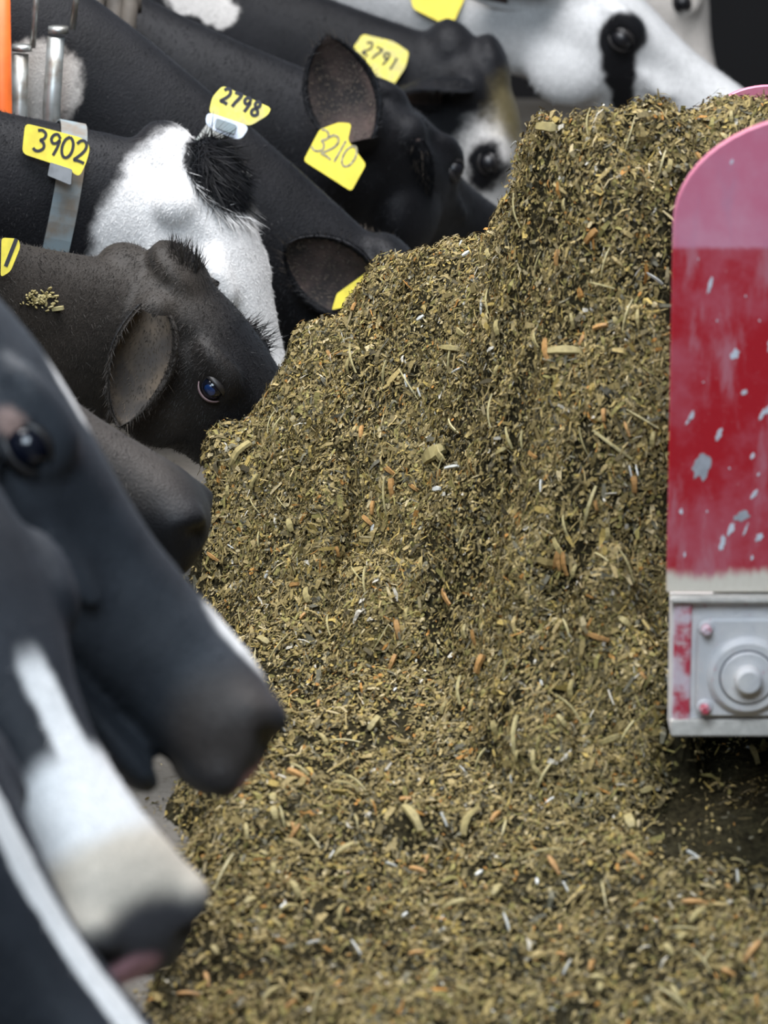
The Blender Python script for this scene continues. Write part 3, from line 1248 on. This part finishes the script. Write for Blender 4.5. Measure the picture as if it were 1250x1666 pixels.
# --- brown-black cow in focus
cE = coat_mat('coat_brown_black', BROWNBLACK, [((.26, 0, -.02), (.20, .13, .13), BLACK, None, False, .4)], fuzz=.01)
rE, FE, frE = make_cow('brown-black cow with glossy blue eye and drooping ear beside the heap', V(298, 444, 6.15), 46, -12, 4, .92, 5.85, cE, .008,
                       ears=[dict(base=(.015, -.115, -.045), dir=(-.22, -.50, -.84), open=(.40, -.90, .1), L=.20, W=.060, curl=1.0, droop=.05),
                             dict(base=(.01, .085, -.060), dir=(.1, .8, -.3), open=(.55, -.2, -.6), L=.18)],
                       ear_in='ear_in_light', hair=42000, hair_len=.011, lid='lid_pink', tan=(1, .25, .0), neck_z=.58, shoulder=(-1.12, .90), pupil=True,
                       tufts=[((-.01, 0, .0), (.04, .05, .05), 380, .030, (-.3, 0, 1), .9), ((.16, .11, -.03), (.04, .04, .035), 160, .035, (.8, .3, .3), 1.2)])
# --- white-faced cow with black poll tuft
cF = coat_mat('coat_white_face', BLACK, [((.20, 0, -.02), (.30, .30, .26), WHITE, None, False, .06), ((-.02, 0, .03), (.085, .10, .075), BLACK, None, False, .1),
                                         ((.55, 0, -.08), (.07, .1, .1), CREAM, None, False, .3)], fuzz=.02, sheen=.05)
rF, FF, frF = make_cow('white-faced cow with a black curly poll and a collar tag reading 3902', V(358, 286, 6.55), 68, -18, 0, 1.0, 6.45, cF, .009,
                       ears=[dict(base=(.01, .085, -.060), dir=(.1, .9, -.2), open=(.55, -.2, -.6))],
                       hair=30000, hair_len=.010, tan=(1, .05, -.12), neck_z=.62, shoulder=(-1.12, .90), collar=(-.548, M['strap'], .044, .12),
                       tufts=[((-.01, 0, .015), (.085, .09, .06), 2400, .045, (.5, -.3, -.8), .35)])
# --- black cow with the white clasp collar
POSE_G = ((650, 430, 7.0), 52, -4, 4, 1.0)
cG = coat_mat('coat_black_low', BLACK, [(patch_at(POSE_G, 62, 135, 6.9), (.075, .09, .075), (.42, .39, .36), None, False, .15)], fuzz=.03)
rG, FG, frG = make_cow('black cow low behind the heap with a collar tag reading 2798', V(650, 430, 7.0), 52, -4, 4, 1.0, 7.05, cG, .011,
                       ears=[dict(base=(.01, -.09, -.060), dir=(-.75, -.25, .55), open=(.35, -.85, -.2), L=.19, W=.068, curl=.8),
                             dict(base=(.01, .085, -.060), dir=(-.3, .8, .2), open=(.55, -.2, -.6))],
                       hair=16000, tan=(1, .0, -.75), neck_z=.86, shoulder=(-1.12, .93), collar=(-.365, M['strap_pale'], .036, .0))
# --- black cow with tag 3210
cH = coat_mat('coat_black_tagged', BLACK, [], fuzz=.012)
rH, FH, frH = make_cow('black cow nosing the heap with a yellow ear tag reading 3210', V(612, 157, 7.6), 31, 60, 0, 1.03, 7.66, cH, .010,
                       ears=[dict(at=(578, 232, 7.36), dir=(-.22, -.04, .85), open=(.25, -.95, .1), L=.20, W=.072, curl=.7),
                             dict(base=(.01, -.085, -.060), dir=(.2, .5, -.7), open=(.7, .3, -.3))],
                       hair=22000, tan=(1, .25, -.25), neck_z=.78, shoulder=(-1.12, .94))
# --- cow with the feed-stained white face
POSE_I = ((805, 105, 8.3), 72, 0, 6, 1.0)
cI = coat_mat('coat_stained_face', BLACK, [(patch_at(POSE_I, 330, 8, 8.2), (.075, .12, .035), (.5, .48, .46), (0, -50, 0), False, .15), ((.31, 0, -.06), (.27, .17, .15), (.52, .50, .48), None, False, .1), ((.10, .0, .0), (.085, .10, .06), (.13, .105, .05), None, False, .45),
                                           ((.19, -.105, -.07), (.06, .05, .04), BLACK, (0, 12, 0), False, .3)], fuzz=.035)
rI, FI, frI = make_cow('cow with a feed-stained white face, black poll and pointed ear tag 2791', V(805, 105, 8.3), 72, 0, 6, 1.0, 8.32, cI, .012,
         ears=[dict(base=(.01, -.09, -.060), dir=(-.8, -.45, -.1), open=(.1, -.5, -.9)), dict(base=(.01, .085, -.060), dir=(.1, .9, .1), open=(.55, -.2, -.6))], hair=9000, tan=(1, 0, -.2), neck_z=.84, shoulder=(-1.12, .95))
# --- white cow with black eye patch
cJ = coat_mat('coat_white_eye_patch', (.60, .60, .60), [((.180, -.11, -.058), (.048, .06, .052), BLACK, None, False, .15), ((.200, -.10, -.100), (.036, .06, .036), BLACK, None, False, .2),
                                                       ((.228, -.09, -.130), (.028, .06, .032), BLACK, None, False, .2), ((.255, -.08, -.160), (.024, .06, .030), BLACK, None, False, .2)], fuzz=.014, sheen=.05)
rJ, FJ, frJ = make_cow('mostly white cow with a black eye patch at the top of the picture', V(922, -85, 8.8), 36.6, 0, 4, 1.15, 8.95, cJ, .012,
                       ears=[dict(base=(.01, -.085, -.060), dir=(-.9, -.35, -.05), open=(.1, -.5, -.8))], hair=9000, tan=(1, 0, -.35), shoulder=(-1.15, 1.05))
# --- white face farthest back
cK = coat_mat('coat_far_white', (.02, .02, .02), [((.25, 0, -.05), (.35, .2, .16), (.58, .54, .50), None, False, .1)], fuzz=.012)
make_cow('farthest cow whose pale face shows right of the eye patch cow', V(1120, -130, 9.75), 76, 0, 0, 1.0, 9.72, cK, .013,
         ears=[dict(base=(.01, -.09, -.060), dir=(-.6, -.6, .1), open=(.35, -.7, -.5))], hair=4000, tan=(1, 0, -.3), shoulder=(-1.15, 1.05))


# ------------------------------------------------------------------ tags and clasps
def hide_depth(root, px, py, default):
    """depth at which the line of sight through px, py meets the cow's hide"""
    body = [c for c in root.children if c.name.startswith('body')][0]
    o = Vector((0, 0, CAM_H))
    d = (V(px, py, 1.0) - o).normalized()
    ok, loc, nrm, fi = body.ray_cast(o - Vector(root.location), d)
    y = (loc + Vector(root.location)).y if ok else None
    return y if ok and abs(y - default) < .5 else default


bpy.context.view_layer.update()
YF = min(hide_depth(rF, x, y, 6.36) for x, y in ((45, 255), (70, 262), (100, 275), (125, 285), (100, 290)))
YG = min(hide_depth(rG, x, y, 6.80) for x, y in ((350, 180), (380, 195), (420, 195), (360, 220), (390, 225)))
YE = min(hide_depth(rE, x, y, 5.80) for x, y in ((2, 440), (15, 440), (25, 430)))
YI = min(hide_depth(rI, x, y, 8.2) for x, y in ((590, 60), (620, 110), (655, 95), (640, 130), (625, 155)))
YJ = min(hide_depth(rJ, x, y, 8.8) for x, y in ((680, 5), (715, 10), (740, 15), (720, 35)))
YH = min(hide_depth(rH, x, y, 7.42) for x, y in ((520, 215), (560, 230), (570, 300), (500, 262), (590, 268)))
print('tag depths', YF, YG, YE, YH)

def px_tag(root, pts, Y, text, mat, ink, h, pitch, wd, ang, name='ear_tag', off=(0, 0), label=None, r=.008, tilt=0.0, thick=.003):
    """tag plate of real size standing at depth Y; pts are its corners as seen, ang the tilt of its writing in degrees"""
    P = [V(x, y, Y) for x, y in pts]
    c = sum(P, Vector()) / len(P)
    nrm = (Vector((0, -math.cos(PITCH), math.sin(PITCH))) + Vector((tilt, 0, 0))).normalized()
    a = math.radians(ang)
    right = Vector((math.cos(a), 0, -math.sin(a)))
    right = (right - nrm * right.dot(nrm)).normalized()
    up = nrm.cross(right).normalized()
    out = [((p - c).dot(right), (p - c).dot(up)) for p in P]
    # counter-clockwise
    area = sum(out[i][0] * out[(i + 1) % len(out)][1] - out[(i + 1) % len(out)][0] * out[i][1] for i in range(len(out)))
    if area < 0:
        out.reverse()
    return number_tag(root, round_poly(out, r), c, right, up, text, mat, ink, h, pitch, wd, name, off, label, thick)


px_tag(rF, [(40, 200), (55, 203), (134, 224), (147, 238), (142, 262), (130, 290), (112, 276), (78, 264), (36, 250)], YF - .012, '3902', M['tag'], M['ink'], .036, .0225, .0048, 15,
       'collar_tag', (.0, .008), 'yellow plastic collar tag reading 3902', .010)
px_tag(rF, [(82, 264), (118, 276), (116, 302), (78, 286)], YF - .022, '', M['clasp_grey'], None, 0, 0, 0, 15, 'collar_clasp', r=.003, thick=.012)
px_tag(rG, [(362, 138), (442, 176), (436, 188), (407, 206), (340, 184), (345, 158)], YG - .012, '2798', M['tag_faded'], M['ink'], .026, .0185, .0055, 24, 'collar_tag', (.0, .010), 'worn yellow collar tag reading 2798', .008)
px_tag(rG, [(337, 182), (407, 206), (392, 230), (350, 214), (334, 202)], YG - .014, '', M['clasp_white'], None, 0, 0, 0, 20, 'collar_clasp', r=.012, thick=.016)
px_tag(rG, [(353, 192), (386, 204), (381, 219), (349, 207)], YG - .026, '', M['strap'], None, 0, 0, 0, 20, 'clasp_slot', r=.004, thick=.006)
px_tag(rG, [(540, 505), (548, 478), (600, 440), (612, 452), (560, 500)], 6.9, '', M['tag'], None, 0, 0, 0, 0, 'ear_tag', label='yellow ear tag half buried behind the heap', r=.004)
px_tag(rH, [(520, 210), (552, 198), (572, 200), (566, 228), (596, 268), (572, 313), (494, 262)], YH - .010, '3210', M['tag'], M['ink_faint'], .044, .0195, .0040, 30, 'ear_tag', (-.006, -.006),
       'yellow ear tag reading 3210', .007)
px_tag(rI, [(590, 54), (640, 66), (666, 84), (660, 110), (628, 158), (620, 155), (600, 112), (574, 78)], YI - .012, '2791', M['tag_faded'], M['ink'], .028, .0205, .0045, 32, 'ear_tag', (-.010, .010),
       'pointed yellow ear tag reading 2791', .008)
px_tag(rJ, [(664, -30), (768, -30), (738, 38), (718, 38), (672, 14)], YJ - .012, '', M['tag'], None, 0, 0, 0, 10, 'ear_tag', label='yellow ear tag cut by the top edge', r=.010)
px_tag(rE, [(2, 386), (30, 388), (33, 402), (18, 442), (2, 452)], YE - .012, '1', M['tag'], M['ink'], .045, .02, .006, 22, 'collar_tag', (.0, .003), 'yellow collar tag showing a single stroke', .006)


# ------------------------------------------------------------------ feed crumbs on the brown-black cow's neck
cr = empty('feed_crumbs', V(75, 485, 5.80))
tag(cr, 'small clump of dry feed crumbs lying on the brown-black cow\'s neck', 'feed crumbs', kind='stuff')


_rc = random.Random(3)
for i in range(90):
    a = _rc.uniform(0, 2 * PI)
    r = abs(_rc.gauss(0, 1))
    px, py = 68 + 17 * r * math.cos(a), 487 + 9 * r * math.sin(a)
    if i == 0:
        px, py = 93, 502
    p = V(px, py, hide_depth(rE, px, py, 5.80) - .003)
    L = _rc.uniform(.004, .009) if i else .020
    q = Quaternion(Vector((_rc.gauss(0, 1), _rc.gauss(0, 1), _rc.gauss(0, 1))), _rc.uniform(0, 3))
    v, f = rings_mesh([[p + q @ Vector((x * L, sy * L * w * .3, sz * L * .14)) for (sy, sz) in ((-1, -1), (1, -1), (1, 1), (-1, 1))] for x, w in ((-.5, .5), (0, 1), (.5, .6))])
    mesh_obj('crumb', v, f, M['husk'] if i % 4 else M['straw'], cr, smooth=False)


# ------------------------------------------------------------------ red conveyor
def red_paint(name, z_fade):
    m, nt, b = new_mat(name)
    tc = N(nt, 'ShaderNodeTexCoord').outputs['Object']
    geo = N(nt, 'ShaderNodeNewGeometry').outputs['Position']
    sep = N(nt, 'ShaderNodeSeparateXYZ')
    nt.links.new(geo, sep.inputs[0])
    z = sep.outputs[2]
    a = noise(nt, tc, 9.0, 5, .65)
    st = N(nt, 'ShaderNodeMapping')
    st.inputs['Scale'].default_value = (30, 30, 7)
    st.inputs['Rotation'].default_value = (0, .35, 0)
    nt.links.new(tc, st.inputs['Vector'])
    s = noise(nt, st.outputs[0], 1.0, 5, .65)
    fine = noise(nt, tc, 170.0, 4, .7)
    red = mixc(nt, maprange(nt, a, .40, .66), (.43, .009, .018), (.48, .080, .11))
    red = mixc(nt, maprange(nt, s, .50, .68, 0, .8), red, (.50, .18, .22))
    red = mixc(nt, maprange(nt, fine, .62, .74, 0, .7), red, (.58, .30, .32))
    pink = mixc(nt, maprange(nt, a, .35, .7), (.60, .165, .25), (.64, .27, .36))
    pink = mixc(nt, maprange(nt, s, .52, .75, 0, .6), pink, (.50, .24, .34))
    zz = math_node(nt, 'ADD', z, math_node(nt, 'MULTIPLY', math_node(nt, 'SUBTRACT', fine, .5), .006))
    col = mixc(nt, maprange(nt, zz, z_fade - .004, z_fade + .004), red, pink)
    # dust settled just above the ledge
    dn = math_node(nt, 'ADD', z, math_node(nt, 'MULTIPLY', math_node(nt, 'SUBTRACT', s, .5), .05))
    dust = mixc(nt, fine, (.64, .56, .46), (.80, .73, .63))
    col = mixc(nt, maprange(nt, dn, DUST_Z + .010, DUST_Z - .006), col, dust)
    nt.links.new(col, b.inputs['Base Color'])
    b.inputs['Roughness'].default_value = .42
    b.inputs['Specular IOR Level'].default_value = .4
    bump(nt, b, fine, .15, .001)
    return m


def dusty_metal():
    m, nt, b = new_mat('dusty_bearing_metal')
    tc = N(nt, 'ShaderNodeTexCoord').outputs['Object']
    a = noise(nt, tc, 14.0, 5, .6)
    c = noise(nt, tc, 80.0, 4, .7)
    col = mixc(nt, maprange(nt, a, .3, .7), (.55, .54, .55), (.72, .68, .65))
    col = mixc(nt, maprange(nt, c, .60, .72, 0, .6), col, (.50, .16, .20))
    col = mixc(nt, maprange(nt, c, .22, .40, .5, 0), col, (.28, .29, .31))
    nt.links.new(col, b.inputs['Base Color'])
    b.inputs['Roughness'].default_value = .65
    bump(nt, b, c, .4, .0015)
    return m


PY = 4.65                       # front side panel stands here
kx = lambda px, Y=PY: V(px, 833, Y).x
kz = lambda py, Y=PY: V(625, py, Y).z
DUST_Z = kz(930)
conv = empty('feed_conveyor', (kx(1250) + .2, PY + .5, 0))
tag(conv, 'red scuffed side-discharge feed conveyor with a dusty bearing box at right', 'conveyor')
M['paint'] = red_paint('scuffed_red_paint', kz(402))
M['dusty'] = dusty_metal()
M['dark_rubber'] = simple_mat('conveyor_belt_rubber', (.02, .02, .02), .8)


def panel_outline(x0, x1, z0, z1, r):
    pts = [(x1, z0), (x1, z1)]
    for k in range(15):
        a = PI / 2 + PI / 2 * k / 14
        pts.append((x0 + r + r * math.cos(a) * 1.0, z1 - r * .72 + r * .72 * math.sin(a)))
    pts.append((x0, z0))
    return pts


def xz_plate(name, outline, y, thick, mat, parent, bevel=.002, smooth=False):
    cx = sum(p[0] for p in outline) / len(outline)
    cz = sum(p[1] for p in outline) / len(outline)
    v, f = plate([(p[0] - cx, p[1] - cz) for p in outline], (cx, y, cz), (1, 0, 0), (0, 0, 1), thick, bevel)
    return mesh_obj(name, v, f, mat, parent, smooth=smooth)


X0, X1 = kx(1087), kx(1087) + 1.6
ZT = kz(183)
ZL = kz(962)
ZB = kz(1193)
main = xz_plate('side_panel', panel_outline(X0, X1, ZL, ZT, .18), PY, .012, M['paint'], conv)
# far side panel
Y2 = 5.80
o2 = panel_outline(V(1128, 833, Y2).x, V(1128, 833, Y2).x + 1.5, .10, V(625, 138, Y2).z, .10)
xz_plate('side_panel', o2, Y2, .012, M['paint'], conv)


def box(name, x0, x1, y0, y1, z0, z1, mat, parent, bev=.003):
    bm = bmesh.new()
    bmesh.ops.create_cube(bm, size=1)
    for v in bm.verts:
        v.co = Vector((x0 + (v.co.x + .5) * (x1 - x0), y0 + (v.co.y + .5) * (y1 - y0), z0 + (v.co.z + .5) * (z1 - z0)))
    if bev:
        bmesh.ops.bevel(bm, geom=list(bm.edges), offset=bev, segments=2, affect='EDGES')
    off = Vector((0, 0, 0))
    p = parent
    while p is not None:
        off += Vector(p.location)
        p = p.parent
    for v in bm.verts:
        v.co -= off
    me = bpy.data.meshes.new(name)
    bm.to_mesh(me)
    bm.free()
    me.materials.append(mat)
    o = bpy.data.objects.new(name, me)
    return link(o, parent)


M['dust_ledge'] = simple_mat('dusty_ledge', (.62, .58, .53), .85, var=.1, scale=60, bumpd=.002)


def red_dusty():
    m, nt, b = new_mat('dusty_red_flange')
    tc = N(nt, 'ShaderNodeTexCoord').outputs['Object']
    a = noise(nt, tc, 26.0, 4, .6)
    c = noise(nt, tc, 120.0, 4, .7)
    col = mixc(nt, maprange(nt, a, .42, .60), (.62, .50, .55), (.48, .03, .06))
    col = mixc(nt, maprange(nt, c, .5, .7, 0, .6), col, (.66, .60, .60))
    nt.links.new(col, b.inputs['Base Color'])
    b.inputs['Roughness'].default_value = .6
    return m


M['red_dusty'] = red_dusty()
XB = kx(1097)
box('ledge', XB - .004, X1, PY - .020, PY + .004, kz(975), kz(966), M['dust_ledge'], conv, .002)
box('bearing_box', XB, X1, PY - .004, PY + .05, ZB, kz(974), M['dusty'], conv, .003)
box('edge_flange', XB + .002, kx(1128), PY - .010, PY - .002, kz(1188), kz(978), M['red_dusty'], conv, .002)
box('bottom_lip', XB, X1, PY - .014, PY + .002, ZB, kz(1166), M['dust_ledge'], conv, .002)
# flange plate
fl_o = round_poly([(kx(1136), kz(1160)), (kx(1300), kz(1160)), (kx(1300), kz(1000)), (kx(1136), kz(1000))], .02)
house = xz_plate('bearing_housing', fl_o, PY - .012, .014, M['dusty'], conv, .004)
bc = (kx(1219), PY - .018, kz(1091))


def disc(name, c, r, y0, y1, mat, parent, n=40, bev=.003):
    rings = []
    for (rr, y) in ((r, y1), (r, y0 + bev), (r - bev, y0)):
        rings.append([Vector((c[0] + rr * math.cos(2 * PI * j / n), y, c[2] + rr * math.sin(2 * PI * j / n))) for j in range(n)])
    v, f = rings_mesh(rings)
    return mesh_obj(name, v, f, mat, parent, smooth=False)


S_ = PY / FPX * 1.02
disc('boss', bc, 66 * S_, PY - .030, PY - .012, M['dusty'], house, bev=.006)
M['groove'] = simple_mat('dark_groove', (.05, .055, .075), .7)
disc('seal_groove', bc, 47 * S_, PY - .0308, PY - .029, M['groove'], house, bev=.0003)
disc('inner_ring', bc, 44.5 * S_, PY - .034, PY - .029, M['dusty'], house, bev=.002)
disc('shaft_end', bc, 23 * S_, PY - .052, PY - .030, M['dusty'], house, bev=.004)
for (px, py) in ((1151, 1015), (1151, 1143), (1287, 1015), (1287, 1143)):
    c = (kx(px), 0, kz(py))
    w = disc('washer', c, 14 * S_, PY - .022, PY - .017, M['dusty'], house, 24, .002)
    disc('bolt', c, 9 * S_, PY - .034, PY - .018, M['red_dusty'], house, 6, .002)
# belt trough between the panels, roller at its lip
box('trough_floor', X0 + .10, X1, PY + .01, Y2 - .01, .34, .40, M['dark_rubber'], conv, .004)
box('under_frame', X0 + .06, X1, PY + .05, Y2 - .02, ZB + .01, .34, M['dark_rubber'], conv, .004)
tube('roller', [(X0 + .10, PY + .01, .34), (X0 + .10, Y2 - .01, .34)], .06, M['dark_rubber'], conv, 24)
M['wagon'] = simple_mat('wagon_dark_side', (.035, .02, .02), .7, scale=6)
box('unseen_wagon_body', .68, 2.9, 2.6, 6.4, .55, 2.7, M['wagon'], conv, .02)  # out-of-view wagon body, added to block light and shade the alley
for wy in (3.1,):
    tube('wheel', [(1.0, wy, .42), (1.3, wy, .42)], .42, M['dark_rubber'], conv, 28)
# chips in the paint: bare pale spots lying on the panel
M['chip'] = simple_mat('bare_paint_chip', (.66, .68, .74), .6, var=.08, scale=120)
M['chip_grey'] = simple_mat('bare_grey_patch', (.40, .40, .43), .6, var=.08, scale=120)


def chip(px, py, w, h, ang, mat=None):
    rg = random.Random(int(px * 7 + py))
    n = 17
    a0 = math.radians(ang)
    out = []
    for j in range(n):
        t = 2 * PI * j / n
        k = rg.uniform(.62, 1.2)
        x, y = w / 2 * math.cos(t) * k, h / 2 * math.sin(t) * k
        out.append(((x * math.cos(a0) - y * math.sin(a0)) * PY / FPX, (x * math.sin(a0) + y * math.cos(a0)) * PY / FPX))
    v, f = plate(out, (kx(px), PY - .0062, kz(py)), (1, 0, 0), (0, 0, 1), .0012)
    mesh_obj('paint_chip', v, f, mat or M['chip'], main, smooth=False)


for c in [(1147, 463, 6, 32, -14), (1190, 575, 13, 22, -30), (1206, 636, 13, 8, 25), (1122, 674, 8, 20, -25), (1116, 684, 4, 14, -40), (1167, 705, 9, 24, -22), (1222, 740, 6, 13, -25),
          (1236, 672, 8, 22, -30), (1246, 664, 8, 20, -20), (1190, 858, 10, 24, -22), (1176, 882, 10, 28, -12), (1236, 872, 12, 18, -30), (1213, 860, 4, 24, -20), (1226, 802, 7, 20, -38),
          (1246, 560, 8, 22, -10), (1128, 420, 2, 5, 0), (1160, 520, 3, 4, 0), (1205, 480, 3, 5, 0), (1228, 520, 3, 4, 20), (1140, 620, 3, 3, 0), (1185, 760, 3, 5, 10), (1232, 770, 4, 7, -20),
          (1108, 830, 6, 10, 0), (1150, 830, 3, 4, 0), (1115, 900, 5, 12, 0), (1225, 905, 5, 9, -10), (1178, 262, 5, 9, -20)]:
    chip(*c)
chip(1141, 754, 38, 52, -18, M['chip_grey'])
chip(1207, 838, 30, 18, 20, M['chip_grey'])

# ------------------------------------------------------------------ steel headlock rail behind the cows
hr = empty('headlock_rail', (-.60, 6.9, 0))
tag(hr, 'galvanised steel headlock pipes with ring collars at the upper left', 'headlock')
Yp = 6.86
tube('post', [(V(84, 175, Yp).x, Yp, 0), V(84, 175, Yp), V(91, 60, Yp)], .0155, M['galv'], hr)
tube('post', [(V(31, 260, Yp).x, Yp, 0), V(31, 200, Yp), V(33, 88, Yp)], .0145, M['galv'], hr)
tube('ring_collar', [V(95, 54, Yp), V(95, 43, Yp)], .0175, M['galv'], hr)
tube('ring_collar', [V(36, 83, Yp), V(36, 73, Yp)], .0175, M['galv'], hr)
tube('rod', [V(53, 78, Yp), V(63, -60, Yp)], .0055, M['galv'], hr)
tube('rod', [V(118, 48, Yp), V(130, -60, Yp)], .0055, M['galv'], hr)
M['rusty'] = simple_mat('dirty_pipe', (.10, .085, .07), .7, .2, var=.2, scale=30)
for (x, y) in ((75, 60), (150, 85), (180, 95), (205, 70)):
    tube('dirty_post', [(V(x, y, 7.40).x, 7.40, 0), V(x, y, 7.40), V(x + 12, -60, 7.40)], .0165, M['rusty'], hr)
tube('pin', [V(165, 22, 7.36), V(173, 20, 7.36)], .008, M['galv'], hr)
tube('pin', [V(140, 72, 7.36), V(152, 70, 7.36)], .009, M['galv'], hr)
tube('cross_tube', [V(-60, 10, 7.45), V(230, 4, 7.45)], .02, M['rusty'], hr)
tube('top_rail', [(-.80, 2.2, 1.24), (-.80, 13.5, 1.24)], .03, M['galv'], hr)
for y in (9.35, 10.3):
    tube('post', [(-.82, y, 0), (-.80, y, 1.24)], .03, M['galv'], hr)

op = empty('orange_post', (V(4, 320, 6.78).x, 6.78, 0))
tag(op, 'bright orange plastic post at the upper left edge', 'post')
tube('shaft', [(V(6, 330, 6.78).x, 6.78, .0), V(5, 240, 6.78), V(0, -60, 6.78)], .0165, M['orange'], op, 18)
